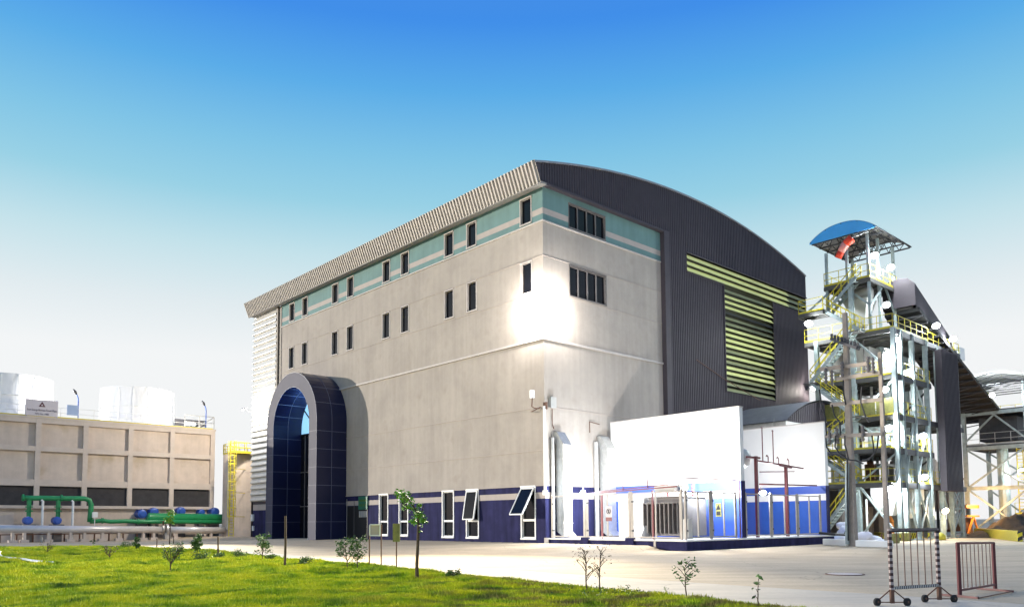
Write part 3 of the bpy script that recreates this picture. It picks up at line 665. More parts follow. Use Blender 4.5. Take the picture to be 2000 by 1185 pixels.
def transformer(u0, u1, v0, v1, zt, label, fins='u'):
    t = thing('transformer', label, 'transformer', ((u0+u1)/2, (v0+v1)/2, .58))
    mb = MB(); mb.box((u0+.3, v0+.3, .75), (u1-.3, v1-.3, zt)); mb.box((u0+.2, v0+.2, zt), (u1-.2, v1-.2, zt+.08)); mb.build('tank', M['grey_dark'], t, bevel=.02)
    mb = MB(); k = int((v1-v0)/.3)
    for i in range(k):
        v = v0+.15+i*.3; mb.box((u0, v-.03, .9), (u0+.3, v+.03, zt-.3))
    mb.box((u0+.05, v0+.1, zt-.35), (u0+.15, v1-.1, zt-.28)); mb.build('radiator', M['grey_dark'], t)
    mb = MB(); mb.path([(u0+.9, v0+.5, zt+.6), (u0+.9, v1-.5, zt+.6)], .28, 14); mb.beam((u0+.9, v0+.8, zt), (u0+.9, v0+.8, zt+.5), .08); mb.beam((u0+.9, v1-.8, zt), (u0+.9, v1-.8, zt+.5), .08); mb.build('conservator', M['grey_box'], t, smooth_=False)
    for i in range(3):
        v = v0+.6+i*(v1-v0-1.2)/2; mb = MB(); c = Vector(((u0+u1)/2+.3, v, zt+.08)); pts = [c+Vector((0, 0, .1*j)) for j in range(8)]
        mb.path(pts, [.09 if j % 2 else .05 for j in range(8)], 8); mb.build('bushing', M['maroon'], t)
transformer(1.6, 4.6, -9.4, -6.4, 2.95, 'grey transformer with radiator fins in the first bay')
transformer(9.2, 11.6, -7.5, -4.6, 4.0, 'tall dark transformer in the second bay beside the bright lamp')
mb = MB(); mb.box((1.3, -9.9, .6), (1.7, -9.5, 1.7)); tag(world_obj(mb.build('meter_box', M['grey_box'])), 'small pale box standing right of the grey transformer', 'box')
# horizontal vessel over bay 2
t = thing('vessel', 'grey horizontal cylinder above the second bay with red supports', 'vessel', (8.2, -8.5, .58))
p0, p1 = (8.0, -9.3, 5.45), (8.0, -1.0, 5.45)
mb = MB(); mb.path([(8.0, -9.75, 5.45), (8.0, -9.65, 5.45), p0, p1], [.2, .5, .68, .68], 24); mb.build('tank', M['galv'], t, smooth_=False)
mb = MB(); mb.path([(8.0, -8.9, 4.9), (8.0, -8.9, 4.2), (7.4, -8.2, 3.6)], .33, 12); mb.box((7.6, -9.0, 6.0), (8.4, -8.2, 6.2)); mb.path([(8, -8.4, 6.2), (8, -8.4, 6.7)], .14, 8); mb.build('nozzle', M['galv'], t)
mb = MB(); mb.extr([(7.0, -9.0, 3.7), (8.2, -9.0, 4.4), (8.2, -9.0, 4.6), (7.0, -9.0, 3.9)], (0, 4, 0)); mb.box((7.2, -8.8, 2.2), (8.3, -5.2, 3.65)); mb.build('casing', M['grey_box'], t)
# red pipe frames
def redframe(name, label, posts, top, extra):
    t = thing(name, label, 'gantry', (posts[0][0], posts[0][1], .58), 'red pipe frames in the yard')
    for (u, v, z) in posts: mb = MB(); mb.beam((u, v, .58), (u, v, z), .17 if z > 4 else .1); mb.build('post', M['red_steel'], t)
    for p, q, w_ in top: mb = MB(); mb.beam(p, q, w_); mb.build('beam', M['red_steel'], t)
    for pts in extra: mb = MB(); mb.path(pts, .035, 6); mb.build('sprinkler_pipe', M['red_steel'], t)
U2 = 9.0
redframe('sprinkler_gantry', 'tall red pipe frame in the second bay under the fire wall', [(8.25, -10.1, 5.55), (11.9, -10.1, 5.05)],
         [((7.2, -10.1, 5.45), (8.7, -10.1, 5.45), .12), ((8.6, -10.0, 5.3), (14.4, -10.0, 5.05), .08), ((8.7, -10.1, 4.6), (13.0, -10.1, 4.78), .06), ((11.2, -10.1, 5.15), (12.6, -10.1, 5.05), .16), ((16.2, -10.0, 3.95), (8.8, -10.0, 3.85), .09)],
         [[(9.25, -10, 5.3), (9.25, -10, 7.3), (9.1, -10.1, 7.4), (8.8, -10.2, 7.35)], [(10.55, -10, 5.2), (10.55, -10, 7.2), (10.4, -10.1, 7.3), (10.1, -10.2, 7.25)],
          [(9.9, -10, 5.25), (9.9, -10, 5.6), (9.75, -10, 5.7), (9.5, -10.1, 5.6)], [(11.2, -10, 5.2), (11.2, -10, 5.55), (11.05, -10, 5.65), (10.8, -10.1, 5.55)], [(12.5, -10, 5.1), (12.5, -10, 5.5), (12.35, -10, 5.6), (12.1, -10.1, 5.5)]])
redframe('sprinkler_gantry', 'low red pipe frame in the first bay behind the gates', [(.5, -4.3, 3.2), (.5, -8.1, 3.35)],
         [((.45, -1.8, 3.25), (.45, -9.8, 3.5), .08), ((.5, -4.0, 3.4), (.5, -9.2, 3.62), .06)],
         [[(.45, -6, 3.4), (.45, -6, 3.7), (.35, -6.1, 3.8)], [(.45, -7.8, 3.5), (.45, -7.8, 3.85), (.35, -7.9, 3.95)]])
mb = MB(); mb.path([(.3, -10.25, 3.95), (5.7, -10.25, 3.98)], .04, 6); mb.path([(5.55, -10.55, .6), (5.55, -10.55, 3.95)], .045, 6); tag(world_obj(mb.build('fire_pipe', M['maroon'])), 'thin dark red pipe along the blue band of the near fire wall', 'pipe')
# warning signs on the blue walls
def wsign(P, ax, label, tri=True):
    t = thing('warning_sign', label, 'sign', P); u, v, z = P
    def b(a0, z0, a1, z1, d0, d1, m, nm):
        mb = MB(); mb.box((u+d0, v+a0, z0), (u+d1, v+a1, z1)) if ax == 'u' else mb.box((u+a0, v+d0, z0), (u+a1, v+d1, z1)); return mb.build(nm, m, t)
    b(-.2, z-.5, .2, z+.32, -.03, 0, M['olive'] if tri else M['grey_dark'], 'plate')
    mb = MB(); q = -.035
    pts = [(-.15, z-.08), (.15, z-.08), (0, z+.25)]
    pts = [(u+q, v+a, zz) if ax == 'u' else (u+a, v+q, zz) for a, zz in pts]
    mb.add(pts, [(0, 1, 2)])
    mb.add([((u+q, v+a, zz) if ax == 'u' else (u+a, v+q, zz)) for a, zz in ((-.14, z-.42), (.14, z-.42), (.14, z-.18), (-.14, z-.18))], [(0, 1, 2, 3)])
    mb.build('symbol', M['black'], t)
wsign((5.9, -8.9, 2.35), 'u', 'yellow warning sign with black triangle on the near fire wall')
wsign((16.6, -8.1, 2.25), 'u', 'left one of the two small warning signs on the far fire wall', True)
wsign((16.6, -9.4, 2.3), 'u', 'right one of the two small warning signs on the far fire wall', False)
for a_, b_ in ((-9.9, -7.8), (-7.76, -5.6)): mb = MB(); mb.box((16.55, a_, .6), (16.6, b_, 2.85)); mb.build('door', M['motor_blue'], far_wall)
# yard lamps
flood('yard_lamp', 'bright yard lamp in front of the air duct', (.35, -2.9, 3.35), (-.3, 0, -1), 0, .45)
light('POINT', 'lamp', W(-.1, -2.9, 3.3), 900, (.75, .88, 1), .2); light('POINT', 'lamp', W(1.5, -3.0, 3.6), 1500, (.85, .93, 1), .2)
flood('yard_lamp', 'bright yard lamp between the grey transformer and the near fire wall', (.8, -9.6, 3.3), (-.3, 0, -1), 0, .45)
light('POINT', 'lamp', W(3.4, -9.6, 3.4), 900, (.8, .9, 1), .2); light('POINT', 'lamp', W(2.6, -8.2, 4.6), 1700, (1, .97, .93), .2)
flood('yard_lamp', 'bright yard lamp on the red post of the second bay', (8.5, -10.35, 3.35), (-.5, -.5, -.6), 0, .5)
light('POINT', 'lamp', W(8.9, -10.0, 3.3), 450, (.85, .93, 1), .2); light('POINT', 'lamp', W(12.5, -8.6, 5.0), 700, (1, .97, .93), .2)

# ================================================================== SHED behind the fire walls
shed = thing('shed', 'low shed with curved dark corrugated roof behind the far fire wall', 'building', (26.3, -3, 0))
SU0, SU1, SV = 19.75, 32.85, -6.0
def sarc(u): t = (u-26.3)/6.55; return 9.1+2.0*(1-t*t)
mb = MB(); corr(mb, SU0, SU1, lambda a: 9.1, sarc, lambda a, z, d: (a, SV-d, z), .3, .05)
mb.quad((SU0, SV, 9.1), (SU1, SV, 9.1), (SU1, SV+.1, 9.1), (SU0, SV+.1, 9.1)); mb.build('gable', M['dark_clad'], shed)
mb = MB(); n = 24
for i in range(n+1):
    u = SU0-.3+(SU1-SU0+.6)*i/n; z = 9.1+2.15*(1-((u-26.3)/6.85)**2); mb.v += [(u, SV-.2, z), (u, -.4, z)]
for i in range(n): mb.f.append((2*i, 2*i+2, 2*i+3, 2*i+1)); mb.m.append(0)
mb.build('roof', M['roof_metal'], shed)
mb = MB(); mb.box((SU0, SV, 8.3), (SU0+.1, -.3, 9.1), 1); mb.box((SU0+.1, SV, 0), (SU0+.25, -.3, 8.3), 0); mb.box((SU0+.1, SV+.02, 8.4), (SU1, SV+.12, 9.1), 0); mb.box((SU0+.25, -.9, 0), (SU1, -.7, 8.4), 2)
mb.build('wall', [M['white_wall'], M['galv'], M['grey_dark']], shed)
mb = MB(); mb.box((19.4, -5.3, 8.2), (19.75, -4.9, 8.7)); mb.path([(19.6, -5.1, 8.7), (19.6, -5.1, 9.4)], .04, 6); mb.path([(19.7, -5.0, 8.3), (19.7, -1.0, 8.3)], .03, 6); mb.build('junction_box', M['grey_box'], shed)

# ================================================================== STEEL STRUCTURES
def railing(mb, pts, h=1.1, step=1.1, r=.042, m=0):
    for p, q in zip(pts, pts[1:]):
        p, q = Vector(p), Vector(q); n = max(1, int((q-p).length/step)); up_ = Vector((0, 0, 1))
        for i in range(n+1): a = p+(q-p)*i/n; mb.beam(a, a+up_*h, r, r, m)
        for k in (.5, 1.0): mb.beam(p+up_*h*k, q+up_*h*k, r, r, m)
        mb.beam(p+up_*.08, q+up_*.08, .02, .16, m)
def deck(parent, u0, u1, v0, v1, z, rails='uvUV', rmat='yellow', rname='railing', gap=None):
    mb = MB(); mb.box((u0, v0, z-.06), (u1, v1, z)); 
    for v in (v0, v1): mb.beam((u0, v, z-.2), (u1, v, z-.2), .12, .3)
    for u in (u0, u1): mb.beam((u, v0, z-.2), (u, v1, z-.2), .12, .3)
    k = int((u1-u0)/1.2)
    for i in range(1, k): mb.beam((u0+(u1-u0)*i/k, v0, z-.15), (u0+(u1-u0)*i/k, v1, z-.15), .08, .16)
    mb.build('deck', M['grate'], parent)
    mb = MB()
    if 'u' in rails: railing(mb, [(u0, v0, z), (u0, v1, z)])
    if 'U' in rails: railing(mb, [(u1, v0, z), (u1, v1, z)])
    if 'v' in rails: railing(mb, [(u0, v0, z), (u1, v0, z)])
    if 'V' in rails: railing(mb, [(u0, v1, z), (u1, v1, z)])
    if mb.v: mb.build(rname, M[rmat], parent)
def stair(parent, p, q, axis, width=.9, rm='yellow'):
    p, q = Vector(p), Vector(q); w_ = Vector((width, 0, 0)) if axis == 'v' else Vector((0, width, 0))
    mb = MB(); mb.beam(p, q, .07, .26); mb.beam(p+w_, q+w_, .07, .26); n = int(abs(q.z-p.z)/.24)
    for i in range(1, n):
        a = p+(q-p)*i/n; e = (q-p).normalized(); e.z = 0; e = e.normalized()*.13
        vs = [a-e, a+e, a+e+w_, a-e+w_]; mb.add([tuple(x) for x in vs]+[tuple(x-Vector((0, 0, .04))) for x in vs], [(0,1,2,3),(7,6,5,4),(0,4,5,1),(1,5,6,2),(2,6,7,3),(3,7,4,0)])
    s = mb.build('stair', M['steel'], parent)
    mb = MB(); up_ = Vector((0, 0, 1))
    for o_ in (Vector((0, 0, 0)), w_):
        for k in (.55, 1.05): mb.beam(p+o_+up_*k, q+o_+up_*k, .06)
        for i in range(5): a = p+o_+(q-p)*i/4; mb.beam(a, a+up_*1.05, .05)
    mb.build('handrail', M[rm], s)
def lamp_child(parent, P, power=500, aim=(-.5, -.6, -.6), size=.45, warm=False, pt=True):
    flood('floodlight', '', P, aim, power if pt else 0, size, parent=parent, warm=warm, col=(1, .8, .5) if warm else (.88, .97, 1))
tw = thing('conveyor_tower', 'tall open steel conveyor tower with blue curved canopy and yellow stairs', 'tower', (29, -8, 0))
TU0, TU1, TV0, TV1 = 26.3, 33.4, -11.5, -5.2
FL = [4.4, 7.0, 9.6, 12.7, 16.3]
def column(parent, u, v, z0, z1, w_=.32, mt='steel', nm='column'):
    mb = MB(); mb.box((u-w_/2, v-w_/2, z0), (u-w_/2+.05, v+w_/2, z1)); mb.box((u+w_/2-.05, v-w_/2, z0), (u+w_/2, v+w_/2, z1)); mb.box((u-w_/2+.05, v-.03, z0), (u+w_/2-.05, v+.03, z1))
    if z0 < .5: mb.box((u-.3, v-.3, 0), (u+.3, v+.3, .12))
    mb.build(nm, M[mt], parent)
for u, v, zt in ((26.3, -11.5, 16.3), (27.5, -11.5, 16.3), (29.8, -11.5, 16.3), (32.6, -11.5, 16.3), (35.0, -11.5, 16.0), (37.2, -11.5, 15.6), (39.6, -11.5, 15.2), (26.3, -8.4, 20.8), (26.3, -5.4, 16.3), (33.4, -8.4, 16.3), (33.4, -5.4, 16.3), (39.6, -8.5, 15.2), (36.5, -8.5, 16), (29.8, -5.4, 16.3)):
    column(tw, u, v, 0, zt)
# upper stage columns
for u, v, z0, zt in ((26.9, -9.6, 16.3, 24.4), (26.9, -6.2, 18.5, 23.6), (28.8, -9.6, 16.3, 24.4), (31.8, -9.6, 16.3, 24.4), (31.8, -6.2, 16.3, 24.2), (26.9, -7.9, 20.8, 24.4)):
    column(tw, u, v, z0, zt, .2)
for z in FL[:4]:
    deck(tw, TU0, TU1, TV0, TV1, z, 'uv')
deck(tw, 36.6, 39.8, TV0, -8.4, 9.6, 'v'); deck(tw, 33.8, 36.6, TV0, -8.4, 4.4, 'v')
deck(tw, TU0, TU1, TV0, -4.4, 16.3, 'uv'); deck(tw, TU1, 40.6, -11.5, -9.0, 16.0, 'v')
deck(tw, 25.2, 26.4, -6.6, -4.5, 18.5, 'uV'); deck(tw, 26.8, 32.1, -9.7, -6.0, 20.8, 'uvV')
# side platform with brown mesh panels and light box
mb = MB()
for v in (-11.4, -10, -8.6, -7.2): mb.box((26.12, v, 9.7), (26.16, v+1.3, 10.9))
mb.build('mesh_panel', M['olive'], tw)
# braces
def braces(parent, prs, w_=.14, mt='steel'):
    for p, q in prs: mb = MB(); mb.beam(p, q, w_); mb.build('brace', M[mt], parent)
pr = []
for a, b in ((27.5, 29.8), (29.8, 32.6), (35.0, 37.2)):
    pr += [((a, TV0, 4.4), (b, TV0, 0.1)), ((b, TV0, 9.6), (a, TV0, 4.4))]
pr += [((32.6, TV0, 4.4), (29.8, TV0, .1)), ((37.2, TV0, 9.2), (39.6, TV0, 4.4)), ((37.2, TV0, 4.4), (39.6, TV0, .1)), ((39.6, TV0, 4.4), (37.2, TV0, .1)), ((29.8, TV0, 12.7), (32.6, TV0, 9.6)),
       ((26.3, -8.4, 4.4), (26.3, -11.5, .1)), ((26.3, -11.5, 4.4), (26.3, -8.4, .1)),
       ((26.9, -9.6, 18.4), (29.5, -9.6, 20.6)), ((26.9, -9.6, 18.6), (26.9, -7.4, 20.6)), ((31.8, -9.6, 18.6), (30.0, -9.6, 20.6)), ((26.9, -6.2, 20.2), (25.4, -5.2, 18.6))]
braces(tw, pr)
pr = []
for z in np.arange(0.5, 14.5, 2.0):
    pr += [((37.2, TV0, z), (39.6, TV0, z)), ((37.2, TV0, z), (38.4, TV0, z+1)), ((39.6, TV0, z), (38.4, TV0, z+1)), ((37.2, TV0, z+2), (38.4, TV0, z+1)), ((39.6, TV0, z+2), (38.4, TV0, z+1))]
mb = MB()
for p, q in pr: mb.beam(p, q, .12)
mb.build('lattice', M['steel'], tw)
for z in (4.2, 6.8, 9.4, 12.5, 16.0):
    mb = MB(); mb.beam((26.3, TV0, z), (40.6 if z in (4.2, 9.4, 16.0) else 33.4, TV0, z), .22, .42); mb.build('girder', M['steel_dark'], tw)
# stairs
for i, (a, b) in enumerate(zip([0]+FL[:-1], FL)):
    p, q = ((25.2, -5.3, a), (25.2, -8.8, b)) if i % 2 == 0 else ((25.2, -8.8, a), (25.2, -5.3, b))
    stair(tw, p, q, 'v')
    mb = MB(); mb.box((25.1, q[1]-(.0 if q[1] < -6 else -.0)-.6, b-.06), (26.3, q[1]+.6, b)); mb.build('landing', M['grate'], tw)
stair(tw, (25.35, -9.4, 16.3), (25.35, -6.5, 18.5), 'v'); stair(tw, (26.0, -6.5, 18.5), (26.0, -9.0, 20.8), 'v')
mb = MB(); railing(mb, [(25.3, -5.0, 4.4), (25.3, -11.0, 4.4)]); railing(mb, [(25.3, -5.0, 7.0), (25.3, -11.4, 7.0)]); mb.build('railing', M['yellow'], tw)
mb = MB(); mb.box((25.2, -11.4, 4.34), (26.25, -4.9, 4.4)); mb.box((25.2, -11.4, 6.94), (26.25, -4.9, 7.0)); mb.box((25.15, -11.4, 4.1), (25.2, -4.9, 4.4)); mb.box((25.15, -11.4, 6.7), (25.2, -4.9, 7.0)); mb.build('walkway', M['grate'], tw)
# hopper, chutes, conveyors inside
mb = MB(); mb.path([(28.2, -9.2, 19.9), (28.2, -7.0, 19.9)], .55, 16); c = [(27.4, -9.2), (29.2, -9.2), (29.2, -7.2), (27.4, -7.2)]; e = [(28.0, -8.6), (28.6, -8.6), (28.6, -8.0), (28.0, -8.0)]
mb.add([(*p, 19.4) for p in c]+[(*p, 17.2) for p in e], [(0,1,5,4),(1,2,6,5),(2,3,7,6),(3,0,4,7),(0,1,2,3)]); mb.build('hopper', M['grey_box'], tw)
mb = MB(); mb.box((28.4, -8.8, 13.0), (30.6, -7.0, 15.6)); mb.box((27.6, -10.6, 12.8), (28.8, -9.2, 14.4)); mb.build('machine_housing', M['galv'], tw)
for a_, b_ in (((27.2, -10.4, 7.05), (28.6, -8.9, 8.9)), ((30.4, -10.6, 4.45), (31.9, -9.2, 6.2))): mb = MB(); mb.box(a_, b_); mb.build('drive_cabinet', M['steel'], tw, bevel=.03)
mb = MB(); mb.path([(29.2, -9.8, 12.6), (29.2, -9.8, 9.8), (28.0, -10.4, 7.2)], .35, 10); mb.path([(31.4, -8.4, 16), (31.4, -8.4, 4.4)], .3, 10); mb.build('chute', M['steel'], tw)
for u_, z_ in ((27.3, 3.4), (30.6, 3.2)):
    mb = MB(); c = [(u_, -10.9), (u_+2.2, -10.9), (u_+2.2, -8.9), (u_, -8.9)]; e = [(u_+.8, -10.2), (u_+1.4, -10.2), (u_+1.4, -9.6), (u_+.8, -9.6)]
    mb.add([(*p, z_+.9) for p in c]+[(*p, z_) for p in c]+[(*p, z_-1.5) for p in e], [(0,1,2,3),(0,4,5,1),(1,5,6,2),(2,6,7,3),(3,7,4,0),(4,8,9,5),(5,9,10,6),(6,10,11,7),(7,11,8,4)]); mb.build('discharge_hopper', M['white_paint'], tw)
rg_ = random.Random(11)
for i in range(16):
    u_, v_ = rg_.uniform(26.6, 33.2), rg_.uniform(-11.3, -6); z0 = rg_.choice([0, 4.4, 7.0, 9.6, 12.7]); mb = MB(); mb.path([(u_, v_, z0), (u_, v_, z0+rg_.uniform(1.8, 4.2))], rg_.uniform(.05, .14), 8); mb.build('pipe', M[rg_.choice(['steel', 'galv', 'grey_dark', 'white_paint'])], tw)
for i in range(12):
    u_, z0 = rg_.uniform(26.8, 31.5), rg_.choice([0, 4.4, 7.0, 9.6, 12.7])+rg_.uniform(1.2, 2.3); v_ = rg_.uniform(-11.2, -8); mb = MB(); mb.beam((u_, v_, z0), (u_+rg_.uniform(.8, 2.2), v_, z0), .1, .16); mb.build('cable_tray', M[rg_.choice(['steel_dark', 'galv'])], tw)
for i in range(9):
    u_, z0 = rg_.uniform(26.8, 32.3), rg_.choice([4.4, 7.0, 9.6, 12.7]); v_ = rg_.uniform(-11.1, -7); a_, b_, c_ = rg_.uniform(.4, 1.1), rg_.uniform(.4, 1), rg_.uniform(.6, 1.7); mb = MB(); mb.box((u_, v_, z0+.01), (u_+a_, v_+b_, z0+c_)); mb.box((u_+a_*.2, v_+b_*.2, z0+c_), (u_+a_*.7, v_+b_*.8, z0+c_+.25)); mb.build('cabinet', M[rg_.choice(['grey_dark', 'grey_box', 'steel', 'rust'])], tw, bevel=.03)
for i, z0 in enumerate(FL[:4]):
    z1 = FL[i+1]; a_, b_ = ((-8.4, -11.5), (-11.5, -8.4))[i % 2]; mb = MB(); mb.beam((26.3, a_, z0), (26.3, b_, z1-.3), .13); mb.build('brace', M['steel'], tw)
    mb = MB(); mb.beam((33.4, a_, z0), (33.4, b_, z1-.3), .13); mb.build('brace', M['steel_dark'], tw)
for i in range(5):
    mb = MB(); z = 4.6+i*2.3; mb.box((27.0+i % 2*3, -6.2, z), (29.4+i % 2*3, -5.9, z+1.7)); mb.build('back_panel', M['grey_dark' if i % 2 else 'galv'], tw)
# corrugated elevator casing
mb = MB(); corr(mb, 34.0, 37.6, lambda a: 3.9, lambda a: 15.6, lambda a, z, d: (a, -12.3-d, z), .3, .05); mb.box((34.0, -12.29, 3.9), (37.6, -11.75, 15.6)); mb.build('elevator_casing', M['dark_clad'], tw)
# canopy: blue barrel roof with blue end panel
K0, K1, KV0, KV1 = 26.3, 33.7, -10.5, -5.1
def kz(v): t = (v-(KV0+KV1)/2)/((KV1-KV0)/2); return 24.60+.98*(1-abs(t)**2.3)
mb = MB(); n = 20
vsn = [KV0+(KV1-KV0)*i/n for i in range(n+1)]
mb.extr([(K0, v, kz(v)) for v in vsn]+[(K0, KV1, 24.5), (K0, KV0, 24.5)], (.06, 0, 0))
mb.build('canopy_end', M['blue_sheet'], tw)
mb = MB()
for v in vsn: mb.v += [(K0-.02, v, kz(v)+.03), (K1, v, kz(v)+.03)]
for i in range(n): mb.f.append((2*i, 2*i+1, 2*i+3, 2*i+2)); mb.m.append(0)
cn = mb.build('canopy_roof', M['blue_sheet'], tw)
mb = MB()
for v in vsn: mb.v += [(K0+.08, v, kz(v)-.02), (K1-.02, v, kz(v)-.02)]
for i in range(n): mb.f.append((2*i, 2*i+1, 2*i+3, 2*i+2)); mb.m.append(0)
mb.build('canopy_lining', M['soffit'], tw)
mb = MB()
for i in range(6):
    u = 26.5+i*1.38; mb.beam((u, KV0+.1, 24.5), (u, KV1-.1, 24.5), .1); 
    for k in range(6): a = KV0+.1+(KV1-KV0-.2)*k/6; b = a+(KV1-KV0-.2)/12; mb.beam((u, a, 24.5), (u, b, kz(b)), .05); mb.beam((u, b, kz(b)), (u, 2*b-a, 24.5), .05)
for v in (-10.4, -9.1, -7.8, -6.5, -5.2): mb.beam((K0, v, kz(v)-.06), (K1, v, kz(v)-.06), .08)
mb.build('truss', M['steel_dark'], tw)
# lamps on the tower
for P, pw in (((27.3, -9.9, 22.6), 700), ((30.4, -9.9, 22.3), 300), ((29.0, -10.0, 18.9), 160), ((33.8, -12.0, 17.6), 320), ((27.0, -11.3, 15.5), 800), ((26.2, -11.0, 14.3), 350), ((29.5, -11.2, 13.3), 350), ((26.2, -10.7, 11.6), 500),
              ((25.9, -11.0, 8.6), 700), ((26.0, -10.9, 4.0), 1000), ((25.0, -5.4, 17.6), 450), ((30.9, -11.6, 5.0), 350), ((38.2, -11.8, 17.2), 450), ((31.0, -11.6, 8.3), 300)):
    lamp_child(tw, P, pw*2.1, size=.7)
lamp_child(tw, (34.2, -11.9, 2.3), 500, (-.4, -.8, -.3), .7, warm=True)
# lamp between hall and tower
fl = flood('floodlight', 'small dazzling floodlight at the far right edge of the hall', (34.3, -1.0, 13.9), (-.5, -.8, -.3), 900, .6, (1, .93, .82))
mb = MB(); mb.path([(34.6, -.3, 13.9), (34.4, -.9, 13.9)], .05, 6); mb.build('bracket', M['lamp_house'], fl)
# windsock
t = thing('windsock', 'red and white windsock under the blue canopy', 'windsock', (26.0, -9.0, 23.5))
mb = MB(); mb.path([(25.7, -8.9, 23.85), (25.7, -8.4, 23.55)], [.34, .32], 14, 0); mb.path([(25.7, -8.4, 23.55), (25.7, -8.0, 23.0)], [.32, .29], 14, 1); mb.path([(25.7, -8.0, 23.0), (25.7, -7.75, 22.55)], [.29, .26], 14, 0); mb.build('sock', [M['windsock'], M['windsock_white']], t, smooth_=True)
mb = MB(); mb.path([(25.7, -8.9, 23.9), (25.9, -9.8, 24.1), (26.5, -9.9, 24.3)], .04, 6); mb.build('bracket', M['galv'], t)

# conveyor gallery from the tower down to the second tower
cg = thing('conveyor_gallery', 'dark inclined conveyor gallery running down from the tower to the smaller tower', 'conveyor', (38, -10, 12))
G0, G1 = Vector((31.9, -10.3, 18.9)), Vector((49.5, -10.3, 11.2)); dd = G1-G0
mb = MB()
def gp(t, v, z): return (G0.x+dd.x*t, v, G0.z+dd.z*t+z)
mb.add([gp(0, -11.5, 0), gp(1, -12.6, 0), gp(1, -8.6, 0), gp(0, -8.7, 0), gp(0, -11.5, -.3), gp(1, -12.6, -.3), gp(1, -8.6, -.3), gp(0, -8.7, -.3)], [(0,1,2,3),(7,6,5,4),(0,4,5,1),(2,6,7,3),(1,5,6,2),(3,7,4,0)])
mb.build('belt_floor', M['black'], cg)
mb = MB()
for v in (-11.3, -8.9):
    mb.beam(gp(0, v, 0), gp(1, v, 0), .16, .3); mb.beam(gp(0, v, 1.2), gp(1, v, 1.2), .12)
    for i in range(22): t_ = i/22; mb.beam(gp(t_, v, 0), gp(t_, v, 1.2), .07); mb.beam(gp(t_, v, 0), gp(t_+1/22, v, 1.2), .06)
for i in range(18): t_ = (i+.5)/18; mb.beam(gp(t_, -11.5-t_, -.4), gp(t_, -8.7, -.4), .14); mb.beam(gp(t_, -11.5-t_, -.4), gp(t_+.055, -8.7, -.4), .08)
mb.build('truss', M['steel_dark'], cg)
mb = MB()
for i in range(30): t_ = .02+i/31; mb.path([gp(t_, -10.9, .35), gp(t_, -9.3, .35)], .14, 8)
mb.build('roller', M['grey_dark'], cg)
mb = MB(); prof = [(-11.4, -.1), (-11.4, 1.7), (-10.9, 2.2), (-10.1, 2.35), (-9.3, 2.2), (-8.8, 1.7), (-8.8, -.1)]; k = len(prof)
for t_ in (-.03, .42): mb.v += [gp(t_, v, z) for v, z in prof]
for i in range(k-1): mb.f.append((i, i+1, i+1+k, i+k)); mb.m.append(0)
mb.f.append(tuple(range(k))); mb.m.append(0); mb.build('hood', M['dark_clad'], cg)
mb = MB()
for i in range(14): t_ = .3+i*.05; P = Vector(gp(t_, -11.45, .3)); mb.box(tuple(P-Vector((.06, .02, .06))), tuple(P+Vector((.06, .02, .06))))
mb.build('marker_lamp', M['lamp_warm'], cg)
mb = MB(); mb.box(gp(.55, -11.3, 1.3), tuple(Vector(gp(.55, -11.3, 1.3))+Vector((1.2, 1.0, 1.1)))); mb.build('drive_box', M['white_paint'], cg)

# second, smaller tower
t2 = thing('transfer_tower', 'smaller open steel tower with pale curved canopy at the right edge', 'tower', (50, -12, 0))
A0, A1, B0, B1 = 47.7, 54.5, -14.6, -9.4
for u in (A0, A1):
    for v in (B0, B1): column(t2, u, v, 0, 12.0, .34); 
for u, v in ((A0+1.5, B0+.5), (A1-1, B0+.5), (A1-1, B1-.5), (A0+1.5, B1-.5)): column(t2, u, v, 12, 14.6, .18)
deck(t2, A0, A1, B0, B1, 11.9, 'vU'); deck(t2, A0, A1, B0, B1, 8.6, 'uv', 'galv'); 
for z in (4.5, 8.3, 11.6):
    for p, q in (((A0, B0, z), (A0, B1, z)), ((A0, B0, z), (A1, B0, z))): mb = MB(); mb.beam(p, q, .2, .34); mb.build('girder', M['steel'], t2)
pr = []
for z0, z1 in ((0.1, 4.5), (4.5, 8.3)):
    pr += [((A0, B0, z0), (A0, B1, z1)), ((A0, B1, z0), (A0, B0, z1)), ((A0, B0, z0), (A1, B0, z1)), ((A1, B0, z0), (A0, B0, z1)), ((A1, B0, z0), (A1, B1, z1)), ((A1, B1, z0), (A1, B0, z1))]
bm_ = (B0+B1)/2; pr += [((A0, B0, 8.9), (A0, bm_, 11.4)), ((A0, B1, 8.9), (A0, bm_, 11.4))]
braces(t2, pr, .15)
mb = MB(); n = 16
for i in range(n+1):
    v = B0-1.4+(B1-B0+2.8)*i/n; tt = (v-bm_)/((B1-B0+2.8)/2); z = 14.3+1.1*(1-tt*tt); mb.v += [(A0-.6, v, z), (A1+.8, v, z)]
for i in range(n): mb.f.append((2*i, 2*i+2, 2*i+3, 2*i+1)); mb.m.append(0)
mb.build('canopy', M['galv'], t2)
mb = MB()
for i in range(6): u = A0-.5+i*1.6; mb.beam((u, B0-1.3, 14.25), (u, B1+1.3, 14.25), .09); mb.beam((u, B0-1.3, 14.3), (u, bm_, 15.3), .07); mb.beam((u, B1+1.3, 14.3), (u, bm_, 15.3), .07)
mb.build('truss', M['steel_dark'], t2)
mb = MB(); mb.box((A0+1, B0+1, 9), (A0+3.4, B1-1, 11.2)); mb.build('drive_house', M['steel_dark'], t2)
mb = MB(); mb.path([(A0+2, bm_, 8.4), (A0+2, bm_, .4)], .5, 12); mb.build('chute', M['steel'], t2)
